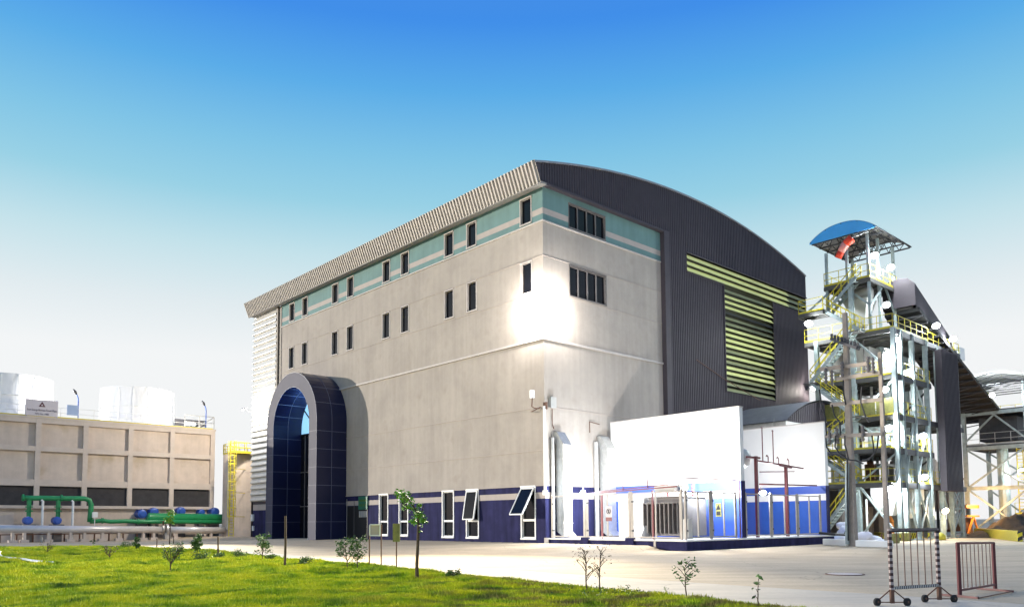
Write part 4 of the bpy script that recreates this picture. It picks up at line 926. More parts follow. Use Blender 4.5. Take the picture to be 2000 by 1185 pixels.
mb = MB(); railing(mb, [(A0+2.8, B0+.8, z) for z in (2, 8)][:1]+[(A0+2.8, B0+2.0, 2)]); mb.beam((A0+.8, B0+.6, 0), (A0+.8, B0+.6, 8.4), .08); mb.beam((A0+.8, B0+1.1, 0), (A0+.8, B0+1.1, 8.4), .08)
for i in range(26): mb.beam((A0+.8, B0+.6, .3+i*.31), (A0+.8, B0+1.1, .3+i*.31), .05)
mb.build('ladder', M['yellow'], t2)
lamp_child(t2, (48.6, -11.6, 13.4), 2500, (-.5, -.6, -.5), .6); lamp_child(t2, (49, -13.6, 6.2), 900)
# grey sloping gallery and lit silos between the two towers
t = thing('sloping_gallery', 'grey corrugated sloping gallery behind the lattice column', 'gallery', (44, -7, 0))
S0, S1 = Vector((40.0, -7.6, 9.8)), Vector((50.5, -7.6, 4.6))
mb = MB(); corr(mb, 40.0, 50.5, lambda a: S0.z+(S1.z-S0.z)*(a-40)/10.5-2.2, lambda a: S0.z+(S1.z-S0.z)*(a-40)/10.5, lambda a, z, d: (a, -7.6-d, z), .35, .06)
mb.quad((40, -7.6, 9.8), (50.5, -7.6, 4.6), (50.5, -5.2, 4.6), (40, -5.2, 9.8)); mb.quad((40, -7.6, 7.6), (50.5, -7.6, 2.4), (50.5, -5.2, 2.4), (40, -5.2, 7.6)); mb.build('cladding', M['galv'], t)
for u in (42, 46, 49.5): mb = MB(); mb.beam((u, -7.3, 0), (u, -7.3, 10-(u-40)*.52-2.3), .2); mb.build('trestle', M['steel_dark'], t)
for u, v, h, lb in ((44.6, -8.9, 5.6, 'left'), (46.4, -9.2, 5.4, 'right')):
    t = thing('silo_column', lb+' one of two warm lit vertical ducts between the towers', 'duct', (u, v, 0), 'warm lit ducts between the towers')
    mb = MB(); mb.path([(u, v, .6), (u, v, h)], .32, 14); mb.build('shell', M['stripe'], t, smooth_=True); mb = MB(); mb.cyl((u, v, h-.1), .38, .2, 14); mb.cyl((u, v, .4), .4, .25, 14); mb.build('flange', M['rust'], t)
t = thing('hopper_frame', 'rusty orange hopper frame lit by a warm lamp', 'machine', (45, -10.2, 0))
mb = MB(); mb.box((43.6, -10.6, 2.6), (47.0, -9.6, 2.9)); mb.box((43.6, -10.6, 1.8), (47.0, -10.4, 1.95)); mb.beam((44, -10.5, .3), (45.6, -10.5, 1.8), .15); mb.beam((46.8, -10.5, .3), (45.6, -10.5, 1.8), .15); mb.build('frame', M['orange'], t)
mb = MB(); mb.box((44.4, -10.2, .3), (46.2, -9.2, 1.7)); mb.build('hopper', M['rust'], t)
light('POINT', 'lamp', W(45.2, -11.6, 3.2), 900, (1, .6, .25), .2)
# backdrop building behind tower (dark shed) and orange machine under it
t = thing('fuel_store', 'long dark fuel store building behind the conveyor tower', 'building', (33, -1.5, 0))
mb = MB(); mb.box((35.6, -6.0, 0), (46, -1.0, 4.6)); mb.build('wall', M['grey_dark'], t); mb = MB(); mb.box((35.4, -6.2, 4.6), (46.2, -.8, 4.8)); mb.build('roof', M['roof_metal'], t)
mb = MB(); corr(mb, 26.8, 33.2, lambda a: 0, lambda a: 2.7, lambda a, z, d: (a, -6.5-d, z), .3, .05); mb.build('screen_wall', M['grey_dark'], t)
t = thing('orange_machine', 'small orange lit machine under the tower', 'machine', (29, -9.5, 0))
mb = MB(); mb.path([(28.4, -9.6, .2), (28.5, -9.6, 1.4), (28.9, -9.6, 1.9), (29.4, -9.6, 1.5), (29.5, -9.6, .2)], .16, 10); mb.build('arm', M['orange'], t, smooth_=True)
mb = MB(); mb.box((28.2, -9.9, 0), (29.8, -9.2, .5)); mb.build('base', M['rust'], t)
# striped barrier walls
def stripe_wall(p, q, h, label, th=.3):
    t = thing('striped_kerb', label, 'kerb', (p[0], p[1], 0), 'yellow and black striped kerbs by the towers')
    mb = MB(); P, Q = Vector((*p, 0)), Vector((*q, 0)); n = (Q-P).normalized(); s = Vector((-n.y, n.x, 0))*th/2
    mb.extr([P-s, Q-s, Q+s, P+s], (0, 0, h)); mb.build('block', M['hazard'], t, bevel=.03)
def gl(x, y): P = ONG(x, y, 0); q = UV(P.x, P.y); return (q[0], q[1])
for a, b, h, lb in (((1711, 1051), (1736, 1055), .55, 'striped kerb beside the white bags'), ((1752, 1056), (1764, 1056), .6, 'short striped kerb left of centre under the tower'),
                    ((1782, 1052), (1802, 1053), .5, 'striped kerb under the corrugated casing'), ((1812, 1052), (1832, 1052), .5, 'striped kerb beside the yellow ball bollard'), ((1906, 1046), (1993, 1057), .75, 'long striped kerb in front of the coal heap')):
    stripe_wall(gl(*a), gl(*b), h, lb)
for a, lb in (((1744, 1060), 'left dark block between the striped kerbs'), ((1768, 1056), 'right dark block between the striped kerbs')):
    g_ = gl(*a); t = thing('concrete_block', lb, 'block', (*g_, 0)); mb = MB(); mb.box((g_[0]-.3, g_[1]-.35, 0), (g_[0]+.3, g_[1]+.35, .65)); mb.build('block', M['olive'], t, bevel=.04)
g_ = gl(1838, 1054); t = thing('bollard', 'yellow domed bollard at the foot of the tower', 'bollard', (*g_, 0)); mb = MB()
mb.path([(g_[0], g_[1], 0), (g_[0], g_[1], .35), (g_[0], g_[1], .5), (g_[0], g_[1], .58)], [.35, .33, .2, .05], 14); mb.build('body', M['yellow'], t, smooth_=True)
# coal heap
def heap(name, label, cat, c, rx, ry, h, mt, group=None, seed=1, nn=26):
    t = thing(name, label, cat, (*c, 0), group); rg = random.Random(seed); mb = MB(); ph = [rg.random()*6 for _ in range(6)]
    for j in range(nn+1):
        for i in range(nn+1):
            a, b = -1+2*i/nn, -1+2*j/nn; r = math.hypot(a, b)
            z = h*max(0, 1-r)**.8*(1+.25*math.sin(a*7+ph[0])*math.sin(b*6+ph[1])+.12*math.sin(a*15+ph[2])*math.sin(b*17+ph[3]))
            mb.v.append((c[0]+a*rx, c[1]+b*ry, z-.02))
    for j in range(nn):
        for i in range(nn): q = j*(nn+1)+i; mb.f.append((q, q+1, q+nn+2, q+nn+1)); mb.m.append(0)
    mb.build('heap', M[mt], t, smooth_=True)
heap('coal_heap', 'brown fuel heap behind the long striped kerb', 'heap', (46.5, -14.2), 4.5, 3.6, 2.3, 'coal', seed=3)
heap('coal_heap', 'low brown fuel heap by the lattice column', 'heap', (42.5, -13.2), 4.0, 2.4, .9, 'coal', seed=5)
# low white walls with white bags behind, left and right of the big pole
def lowwall(p, q, h, label):
    P, Q = Vector((*p, 0)), Vector((*q, 0)); t = thing('low_wall', label, 'wall', tuple((P+Q)/2), 'low white walls beside the big pole')
    n = (Q-P).normalized(); s = Vector((-n.y, n.x, 0))*.25; mb = MB(); mb.extr([P-s, Q-s, Q+s, P+s], (0, 0, h)); mb.build('wall', M['white_wall'], t, bevel=.04)
lowwall(gl(1613, 1064), gl(1660, 1066), .42, 'low white wall left of the big pole'); lowwall(gl(1676, 1067), gl(1740, 1069), .40, 'low white wall right of the big pole')
def bag(x, y, s, label, seed, fl=.7, lift=0):
    g_ = gl(x, y); rg = random.Random(seed); t = thing('white_sack', label, 'sack', (*g_, lift), 'white sacks heaped behind the low walls'); mb = MB(); n, m_ = 14, 8; ph = rg.random()*6
    for j in range(m_+1):
        a = math.pi*j/m_
        for i in range(n):
            b = 2*math.pi*i/n; r = s*(1+.18*math.sin(3*b+ph)*math.sin(a*2)+.1*math.sin(5*b+ph*2+a*3))
            mb.v.append((g_[0]+r*math.sin(a)*math.cos(b)*.9, g_[1]+r*math.sin(a)*math.sin(b)*1.25, lift+s*fl*.9+r*fl*math.cos(a)))
    for j in range(m_):
        for i in range(n): mb.f.append((j*n+i, (j+1)*n+i, (j+1)*n+(i+1) % n, j*n+(i+1) % n)); mb.m.append(0)
    mb.build('sack', M['bag'], t, smooth_=True)
bag(1635, 1060, .55, 'big white sack left of the pole, lying on the ground', 1, .5); bag(1652, 1059, .5, 'upright white sack leaning against the pole', 2, 1.2); bag(1646, 1058, .35, 'small white sack on top of the heap left of the pole', 3, .8, .9)
bag(1690, 1060, .5, 'rounded white sack just right of the pole', 4, .8); bag(1706, 1060, .45, 'middle white sack right of the pole', 5, .6); bag(1722, 1061, .45, 'flat white sack farthest right of the pole', 6, .35)
mb = MB(); gp_ = [gl(x, y) for x, y in ((1600, 1062), (1630, 1062), (1650, 1061), (1660, 1060))]; mb.path([(gp_[0][0], gp_[0][1], .75), (gp_[1][0], gp_[1][1], .65), (gp_[2][0], gp_[2][1], .6), (gp_[3][0], gp_[3][1], 1.2)], .09, 8); tag(world_obj(mb.build('black_hose', M['black'])), 'thick dark hose from the yard base to the big pole', 'hose')

# electric H-pole
PU, PV = UV(*ONG(1667, 1066, 0)[:2])[:2]
t = thing('utility_pole', 'tall concrete double pole with crossbeams and black cables', 'pole', (PU, PV, 0))
P2 = ONU(1731, 1000, PU); PV2 = P2[1]
def taper(u, v, h, w0, w1):
    mb = MB(); mb.add([(u+i*w0/2, v+j*w0/2, -.05) for i, j in ((-1,-1),(1,-1),(1,1),(-1,1))]+[(u+i*w1/2, v+j*w1/2, h) for i, j in ((-1,-1),(1,-1),(1,1),(-1,1))], [(0,3,2,1),(4,5,6,7),(0,1,5,4),(1,2,6,5),(2,3,7,6),(3,0,4,7)]); mb.build('pole', M['pole_conc'], t)
taper(PU, PV, 14.4, .42, .24); taper(PU, PV2, 11.6, .26, .18)
def zat(x, y): return ONU(x, y, PU)
for (xa, ya), (xb_, yb_) in (((1605, 722), (1697, 711)), ((1636, 741), (1722, 728)), ((1625, 791), (1727, 780)), ((1615, 852), (1727, 848))):
    a, b = zat(xa, ya), zat(xb_, yb_); mb = MB(); mb.beam((PU-.2, a[1], a[2]), (PU-.2, b[1], b[2]), .14, .22); mb.build('crossbeam', M['pole_conc'], t)
a, b = zat(1629, 664), zat(1680, 682); mb = MB(); mb.beam((PU-.3, a[1], a[2]), (PU-.3, b[1], b[2]), .5, .16)
for i in range(9): q = Vector(a)+(Vector(b)-Vector(a))*(i/8); mb.beam((PU-.3, q[1], q[2]), (PU-.3, q[1], q[2]+.35), .12)
mb.build('switch_bar', M['steel_dark'], t)
for xx, yy in ((1618, 735), (1630, 738), (1650, 722), (1700, 712), (1710, 714), (1625, 850), (1640, 851), (1690, 846)):
    a = zat(xx, yy); mb = MB(); mb.path([(PU-.35, a[1], a[2]-.5+.12*k) for k in range(9)], [.12 if k % 2 else .06 for k in range(9)], 8); mb.build('insulator', M['grey_dark'], t)
mb = MB()
for pts in ([(1613, 855), (1614, 872), (1622, 884), (1640, 889), (1656, 897)], [(1632, 850), (1631, 872), (1640, 885), (1656, 897)], [(1650, 850), (1650, 868), (1654, 882), (1657, 897)], [(1656, 897), (1672, 899), (1686, 905)],
            [(1703, 850), (1706, 870), (1706, 885), (1698, 897), (1684, 899)], [(1716, 850), (1713, 875), (1705, 890), (1690, 899)], [(1655, 897), (1655, 940), (1656, 1000), (1657, 1055)], [(1625, 790), (1630, 812), (1640, 824), (1642, 850)],
            [(1647, 742), (1648, 770), (1652, 790)], [(1683, 755), (1681, 785), (1690, 812), (1697, 824)], [(1600, 760), (1604, 785), (1612, 815), (1614, 850)]):
    P_ = [ONU(x, y, PU-.45) for x, y in pts]; mb.path(P_, .05, 6)
mb.build('cable', M['black'], t)
mb = MB(); q = [ONU(x, y, PU-.3) for x, y in ((1655, 905), (1654, 980), (1655, 1062))]; mb.path(q, .12, 8); mb.build('conduit', M['steel'], t)

# ================================================================== COOLING TOWER
VC = 55.0
ct = thing('cooling_tower', 'long concrete cooling tower building with panel grid and dark louvre openings', 'building', (-15, VC, 0))
US = [.08, -4.46, -8.82, -13.24, -17.56, -21.9]
mb = MB(); mb.box((US[-1], VC, 3.62), (US[0]+.2, VC+12, 12.3), 0); mb.box((US[-1], VC, -.1), (US[0]+.2, VC+12, 3.55), 0)
mb.build('wall', M['concrete'], ct)
mb = MB()
for u in US: mb.box((u-.24, VC-.42, 3.6), (u+.24, VC-.001, 12.35))
for z0, z1 in ((11.9, 12.42), (9.05, 9.55), (5.55, 6.2)):
    for a, b in zip(US[1:], US): mb.box((a+.24, VC-.40, z0), (b-.24, VC-.001, z1))
mb.box((US[-1], VC-.46, 12.36), (US[0]+.3, VC, 12.55)); mb.box((US[-1], VC-.44, 3.3), (US[0]+.24, VC-.002, 3.6))
mb.build('frame', M['concrete_frame'], ct)
mb = MB()
for a, b in zip(US[1:], US):
    mb.box((a+.24, VC-.10, 3.6), (b-.24, VC-.03, 5.55))
op = mb.build('louvre_opening', M['dark_void'], ct)  # dark panels on the solid wall stand in for the shaded openings
mb = MB(); mb.box((-21.9, VC-.9, 0), (-19.5, VC-.44, 2.9)); mb.build('buttress', M['concrete'], ct)
for u, r, lb in ((-6.4, 4.0, 'white round fan stack on the cooling tower, the farther one'), (-19.0, 4.0, 'white round fan stack on the cooling tower, behind the sign board')):
    t = thing('fan_stack', lb, 'fan stack', (u, VC+6, 12.5), 'white fan stacks on the cooling tower roof')
    mb = MB(); mb.path([(u, VC+6, 12.45), (u, VC+6, 13.6), (u, VC+6, 15.9), (u, VC+6, 17.1)], [r*1.02, r*.95, r*.93, r*.96], 48, cap=False); mb.build('shell', M['stack_white'], t, smooth_=True)
    mb = MB()
    for i in range(16): a = 2*math.pi*i/16; mb.beam((u+r*1.0*math.cos(a), VC+6+r*1.0*math.sin(a), 12.6), (u+r*.97*math.cos(a), VC+6+r*.97*math.sin(a), 17.0), .06)
    for z in (13.4, 14.9): 
        for i in range(24): a, b = 2*math.pi*i/24, 2*math.pi*(i+1)/24; mb.beam((u+r*.965*math.cos(a), VC+6+r*.965*math.sin(a), z), (u+r*.965*math.cos(b), VC+6+r*.965*math.sin(b), z), .07)
    mb.build('stiffener', M['white_paint'], t)
    light('POINT', 'lamp', W(u+3.5, VC+.9, 15.2), 900, (1, .98, .95), .3)  # added fill light beside the stack, whitens its shell
t = thing('roof_railing', 'white and yellow safety railing along the cooling tower roof edge', 'railing', (-12, VC, 12.55))
mb = MB(); railing(mb, [(-21.9, VC-.1, 12.55), (.1, VC-.1, 12.55), (.1, VC+4, 12.55)], 1.1, 1.5, .05); mb.build('rail', M['white_paint'], t)
mb = MB(); mb.box((-21.9, VC-.2, 12.55), (.1, VC-.12, 12.68)); mb.build('kickboard', M['yellow'], t)
# sign board
b0 = ONV(50, 787, VC-.2); b1 = ONV(112, 818, VC-.2)
t = thing('sign_board', 'pinkish sign board with a triangle emblem and small grey lettering on the cooling tower roof', 'sign', ((b0[0]+b1[0])/2, VC-.25, 12.6))
mb = MB(); mb.box((b0[0], VC-.32, 12.62), (b1[0], VC-.26, 14.25)); mb.build('plate', M['sign_plate'], t)
bc = (b0[0]+b1[0])/2; BW = b1[0]-b0[0]
def tri(c, s, m, d):
    mb = MB(); mb.add([(bc-s*.6, VC-.33-d, c-s*.45), (bc+s*.6, VC-.33-d, c-s*.45), (bc, VC-.33-d, c+s*.6)], [(0, 1, 2)]); mb.build('emblem', m, t)
tri(13.78, .50, M['maroon'], .0); tri(13.74, .19, M['sign_plate'], .006)
def text(body, size, P, mt, parent, rz):
    cu = bpy.data.curves.new('lettering', 'FONT'); cu.body = body; cu.size = size; cu.align_x = 'CENTER'; cu.extrude = .005
    tmp = bpy.data.objects.new('tmp', cu); COL.objects.link(tmp); dg = bpy.context.evaluated_depsgraph_get()
    me = bpy.data.meshes.new_from_object(tmp.evaluated_get(dg)); bpy.data.objects.remove(tmp)
    xs = [v.co.x for v in me.vertices]; wd = max(xs)-min(xs)
    me.transform(Matrix.Rotation(R(90), 4, 'X')); me.materials.clear(); me.materials.append(mt)
    o = bpy.data.objects.new('lettering', me); COL.objects.link(o); ox = META[parent.name]['_o']
    o.parent = parent; o.location = (P[0]-ox[0], P[1]-ox[1], P[2]-ox[2]); return o, wd
o, wd = text('Siam Energy Biomass Power Plant', .30, (bc, VC-.335, 13.12), M['sign_text'], t, 0); o.scale = (BW*.92/wd, 1, 1)
o, wd = text('MPG No. 1980', .26, (bc, VC-.335, 12.74), M['sign_text'], t, 0); o.scale = (BW*.42/wd, 1, 1)
mb = MB()
for u in (b0[0]+.1, b1[0]-.1): mb.beam((u, VC-.2, 12.5), (u, VC-.2, 14.3), .07)
mb.build('post', M['motor_blue'], t)
q0, q1 = ONV(131, 790, VC-.2), ONV(152, 812, VC-.2)
t = thing('panel_box', 'pale blue panel on the cooling tower roof railing right of the sign board', 'panel', (q0[0], VC, 12.6))
mb = MB(); mb.box((q0[0], VC-.3, 12.95), (q1[0], VC-.22, 14.0)); mb.build('panel', pm('pale_blue', (.38, .48, .68), .6, var=.05), t)
q0, q1 = ONV(352, 808, VC+2), ONV(418, 835, VC+2)
t = thing('stair_head', 'dark framed platform with a tube lamp at the right end of the cooling tower roof', 'platform', (q0[0], VC+2, 12.5))
mb = MB(); mb.box((q0[0], VC+3.6, 12.6), (q1[0]-.4, VC+3.8, 14.0)); mb.build('back_panel', M['steel_dark'], t)
mb = MB(); railing(mb, [(q0[0], VC+.5, 12.6), (q1[0]-.6, VC+.5, 12.6)], 1.5, 1.3, .07); mb.beam((q0[0]+1.4, VC+.5, 12.7), (q1[0]-.6, VC+.5, 14.1), .1); mb.build('rail', M['galv'], t)
mb = MB(); mb.box((q0[0]+1.1, VC+3.4, 13.35), (q0[0]+2.3, VC+3.5, 13.6)); mb.build('tube_lamp', M['lamp_glow'], t)
for x0, y0, x1, y1, lb in ((152, 817, 148, 766, 'curved street lamp on the cooling tower roof between the stacks'), (402, 833, 397, 788, 'curved street lamp at the right end of the cooling tower roof')):
    a = ONV(x0, y0, VC+.3); b = ONV(x1, y1, VC+.3); t = thing('street_lamp', lb, 'street lamp', (a[0], VC+.3, 12.55), 'curved street lamps on the cooling tower roof')
    zt = b[2]; mb = MB(); mb.path([(a[0], VC+.3, 12.5), (a[0], VC+.3, zt-.9), (a[0]-.05, VC+.3, zt-.5), (a[0]-.25, VC+.25, zt-.1)], .06, 8); mb.build('pole', M['motor_blue'], t, smooth_=True)
    mb = MB(); mb.path([(a[0]-.2, VC+.26, zt-.2), (a[0]-.35, VC+.22, zt+.05), (a[0]-.55, VC+.18, zt+.3)], [.08, .15, .06], 8); mb.build('lamp_head', M['steel_dark'], t, smooth_=True)
# round tank with yellow caged ladder
TC = (2.9, 50.8); TR = 2.9
t = thing('concrete_tank', 'round concrete tank with yellow caged ladder beside the hall wing', 'tank', (*TC, 0))
mb = MB(); mb.cyl((*TC, 0), TR+.25, .9, 40); mb.build('base', M['concrete_frame'], t, smooth_=False)
zt = 9.4
mb = MB()
for k in range(4): z0 = .9+k*(zt-.9)/4; z1 = .9+(k+1)*(zt-.9)/4; mb.cyl((*TC, z0), TR, z1-z0-.04, 48); mb.cyl((*TC, z1-.04), TR-.04, .04, 48)
mb.build('shell', M['concrete'], t)
mb = MB(); pts = [(TC[0]+TR*math.cos(a), TC[1]+TR*math.sin(a), zt) for a in [2*math.pi*i/20 for i in range(21)]]; railing(mb, pts, 1.15, 1.0, .06); mb.build('railing', M['yellow'], t)
lu, lv = ONU(452, 960, -.6)[1], 0
LP = ONV(452, 1000, 47.6)
mb = MB(); l0 = Vector((LP[0], 47.6, 0))
for s in (-.25, .25): mb.beam(l0+Vector((s, 0, .2)), l0+Vector((s, 0, 10.6)), .07)
for i in range(34): mb.beam(l0+Vector((-.25, 0, .4+i*.3)), l0+Vector((.25, 0, .4+i*.3)), .05)
ld = mb.build('ladder', M['yellow'], t)
mb = MB(); hoop = [(.42*math.cos(a), -.42*math.sin(a)) for a in [math.pi*(.0+i/8) for i in range(9)]]
for z in [2.4+i*.95 for i in range(9)]:
    for p, q in zip(hoop, hoop[1:]): mb.beam(l0+Vector((*p, z)), l0+Vector((*q, z)), .04, .09)
for p in hoop[::2]: mb.beam(l0+Vector((*p, 2.4)), l0+Vector((*p, 10.6)), .04)
for z in (2.4, 5, 7.6, 9.6): mb.beam(l0+Vector((0, 0, z)), (TC[0]-TR*.5, TC[1]-TR*.8, z), .05)
mb.build('cage', M['yellow'], ld)
mb = MB(); mb.box((l0.x-.3, 47.3, 9.3), (TC[0]-1, 49, 9.4)); railing(mb, [(l0.x-.3, 47.3, 9.4), (TC[0]-1, 47.6, 9.4)], 1.1, .9, .06); mb.build('landing', M['yellow'], t)
mb = MB(); mb.path([(TC[0]-TR-.1, TC[1]-1.2, 1), (TC[0]-TR-.1, TC[1]-1.2, 8.6), (TC[0]-TR+.5, TC[1]-1.2, 9.0)], .12, 8); mb.build('pipe', M['galv'], t)
# ---------------------------------------------------------------- pipes and pumps
def hpipe(name, label, v, xy, r, mt, cat='pipe', group=None, sup=None, flanges=None):
    pts = [ONV(x, y, v) for x, y in xy]; t = thing(name, label, cat, (pts[0][0], v, 0), group)
    mb = MB(); mb.path(pts, r, 16); mb.build('pipe', M[mt], t, smooth_=True)
    if flanges:
        for x, y in flanges: mb = MB(); p = Vector(ONV(x, y, v)); mb.path([p-Vector((.08, 0, 0)), p+Vector((.08, 0, 0))], r*1.35, 16); mb.build('flange', M[mt], t)
    if sup:
        for x, y in sup: mb = MB(); p = ONV(x, y, v); mb.box((p[0]-.12, v-.2, 0), (p[0]+.12, v+.2, p[2]-r*.8)); mb.box((p[0]-.35, v-.35, 0), (p[0]+.35, v+.35, .25)); mb.build('support', M['concrete_frame'], t)
    return t
hpipe('white_pipe', 'long thick white pipeline running low in front of the cooling tower', 50.0, [(-60, 1032), (320, 1034)], .36, 'white_pipe', sup=[(x, 1033) for x in (-20, 25, 48, 95, 138, 165, 200, 232, 280, 300)])
hpipe('white_pipe', 'right hand section of the thick white pipeline next to the yellow ladder', 50.0, [(330, 1034), (438, 1035)], .36, 'white_pipe', sup=[(x, 1034) for x in (340, 385, 412)])
g_ = ONV(325, 1034, 50); t = thing('valve', 'grey valve and flanges joining the two sections of white pipeline', 'valve', (g_[0], 50, 0))
mb = MB(); mb.path([(g_[0]-.1, 50, g_[2]), (g_[0]+.1, 50, g_[2])], .62, 18); mb.path([(g_[0]-.5, 49.9, g_[2]+.1), (g_[0]-.3, 49.9, g_[2]+.1)], .4, 14); mb.box((g_[0]-.25, 49.6, 0), (g_[0]+.35, 50.1, g_[2]-.3)); mb.build('body', M['galv'], t)
mb = MB(); mb.path([(g_[0]-.4, 49.8, g_[2]+.3), (g_[0]-.4, 49.8, g_[2]+.9)], .08, 8); mb.path([(g_[0]-.4, 49.8, g_[2]+.9), (g_[0]-.4, 49.8, g_[2]+.95)], .35, 12); mb.build('handwheel', M['rust'], t)
GV = 52.0
t = hpipe('green_header', 'green overhead header pipe with two risers bending down at its right end', GV, [(43, 971), (60, 972), (165, 973), (174, 976), (178, 985), (176, 1010), (175, 1019)], .25, 'green_pipe', flanges=[(45, 971), (120, 972)])
for xx in (56, 113):
    a, b = ONV(xx+1, 974, GV), ONV(xx, 1014, GV); mb = MB(); mb.path([a, b], .2, 12); 
    for f_ in (.35, .55): p = Vector(a)+(Vector(b)-Vector(a))*f_; mb.path([p, p-Vector((0, 0, .12))], .34, 12)
    mb.build('riser', M['green_pipe'], t, smooth_=False)
hpipe('green_pipe', 'lower green pipe leading right from the header to the green vessel', GV, [(176, 1018), (200, 1016), (215, 1018), (245, 1017), (275, 1018), (440, 1019)], .22, 'green_pipe', flanges=[(200, 1016), (270, 1018)])
hpipe('green_vessel', 'thick green horizontal vessel behind the white pipe', GV+.6, [(288, 1009), (291, 1010), (440, 1012)], .5, 'green_pipe', 'vessel', sup=[(300, 1010), (345, 1010), (400, 1011)])
def pump(x, y, v, s, label, grp):
    c = Vector(ONV(x, y, v)); t = thing('pump', label, 'pump', (c.x, c.y, 0), grp)
    mb = MB(); mb.path([c+Vector((-.1, -s, 0)), c+Vector((-.1, -s*.9, 0)), c+Vector((-.1, s*.8, 0)), c+Vector((-.1, s, 0))], [s*.3, s*.62, s*.62, s*.3], 18); mb.build('motor', M['motor_blue'], t)
    mb = MB()
    for i in range(12): a = 2*math.pi*i/12; mb.beam(c+Vector((-.1+s*.62*math.cos(a), -s*.8, s*.62*math.sin(a))), c+Vector((-.1+s*.62*math.cos(a), s*.7, s*.62*math.sin(a))), .05)
    mb.path([c+Vector((-.1, -s*1.0, 0)), c+Vector((-.1, -s*1.06, 0))], s*.36, 14); mb.build('cooling_fin', M['motor_blue'], t)
    mb = MB(); mb.box(c+Vector((-s, -s, -s*.9)), c+Vector((s*.8, s, -s*.62))); mb.box(c+Vector((-.6*s, -.6*s, -c.z)), c+Vector((.6*s, .6*s, -s*.9))); mb.build('base', M['grey_dark'], t)
pump(56, 1016, GV-.6, .6, 'blue pump under the left riser of the green header', 'blue pumps by the cooling tower'); pump(112, 1016, GV-.6, .6, 'blue pump under the right riser of the green header', 'blue pumps by the cooling tower')
for x, y, s, lb in ((276, 1003, .75, 'blue motor at the left end of the green vessel'), (300, 999, .7, 'blue motor just above the left part of the green vessel'), (352, 998, .75, 'long blue motor above the middle of the green vessel'), (393, 1000, .55, 'small dark blue motor above the green vessel'), (418, 999, .75, 'blue motor above the right end of the green vessel')):
    pump(x, y, GV+2.4, s, lb, 'blue motors behind the green vessel')
for x, y0, y1, lb in ((84, 976, 1026, 'thick white post left of the second riser'), (143, 977, 1026, 'thin white post under the green header')):
    a, b = ONV(x, y0, 51.2), ONV(x, y1, 51.2); t = thing('white_post', lb, 'post', (a[0], 51.2, 0)); mb = MB(); mb.path([(a[0], 51.2, -.02), (a[0], 51.2, a[2]-.1), (a[0]-.15, 51.2, a[2])], .11, 8); mb.build('post', M['white_paint'], t)
a = ONV(180, 1005, 51.4); t = thing('gauge_box', 'small white gauge box at the bend of the green pipe', 'box', (a[0], 51.4, 0)); mb = MB(); mb.box((a[0], 51.3, a[2]-.25), (a[0]+.5, 51.5, a[2]+.3)); mb.beam((a[0]+.25, 51.4, 0), (a[0]+.25, 51.4, a[2]-.25), .06); mb.build('box', M['white_paint'], t)
# low rail rack beneath the pipe
t = thing('pipe_rack', 'low rusty rack under the white pipeline', 'rack', (-18, 51, 0)); mb = MB(); a, b = ONV(0, 1042, 51), ONV(320, 1043, 51)
mb.beam((a[0], 51, .75), (b[0], 51, .75), .1); 
for i in range(12): u = a[0]+(b[0]-a[0])*i/11; mb.beam((u, 51, 0), (u, 51, .75), .12)
mb.build('rack', M['rust'], t)

# ================================================================== LAWN THINGS
def wpos(x, y): P = ONG(x, y, 0.03); return (P.x, P.y, gz(P.x, P.y)+.0)
def leaves(mb, c, n, rad, size, m=0, flat=.6):
    for _ in range(n):
        d = Vector((random.gauss(0, 1), random.gauss(0, 1), random.gauss(0, 1)*flat)); d = d.normalized()*rad*random.random()**.5
        p = Vector(c)+d; a = Vector((random.gauss(0, 1), random.gauss(0, 1), random.gauss(0, .5))).normalized(); b = a.cross(Vector((random.gauss(0, 1), random.gauss(0, 1), random.gauss(0, 1)))).normalized()
        s = size*(.6+.8*random.random()); mb.add([p-a*s, p+b*s*.4, p+a*s, p-b*s*.4], [(0, 1, 2, 3)], m)
def sapling(x, y, h, label, kind='thin', spread=.5, ncl=8, lsz=.06, mt='leaf', nl=14, twin=False, group=None, cat='sapling'):
    P = wpos(x, y); t = wthing('sapling' if kind != 'tree' else 'young_tree', label, cat, P, group); tk = MB(); lf = MB()
    stems = [(0, 0)] if not twin else [(-.12, 0), (.14, .05)]
    for sx, sy in stems:
        top = Vector((sx*1.6+random.uniform(-.05, .05)*h, sy, h)); base = Vector((sx, sy, -.03))
        pts = [base+(top-base)*k/6+Vector((random.gauss(0, .012)*h, random.gauss(0, .012)*h, 0)) for k in range(7)]
        r0 = .012+.009*h; tk.path(pts, [r0*(1-.75*k/6) for k in range(7)], 6)
        for i in range(ncl):
            f_ = (.35+.65*i/max(1, ncl-1)) if kind != 'vee' else .3+.3*random.random(); q = base+(top-base)*f_
            a = random.random()*6.28; e = q+Vector((math.cos(a), math.sin(a), .7+random.random()*.6))*spread*h*(.22 if kind != 'vee' else .45)*(.6+.7*random.random())*(1.15-f_*.55)
            mid = (q+e)/2+Vector((0, 0, .02*h)); tk.path([q, mid, e], [r0*.5, r0*.35, r0*.2], 5)
            leaves(lf, e, nl, .10*h*spread*1.6, lsz); 
            if kind == 'vee':
                for _ in range(3): g = e+Vector((random.gauss(0, .1), random.gauss(0, .1), .12+random.random()*.1))*h; tk.path([mid, g], [r0*.3, r0*.12], 4); leaves(lf, g, max(2, nl//2), .05*h, lsz)
    tk.build('trunk', M['bark'], t); lf.build('crown', M[mt], t); return t
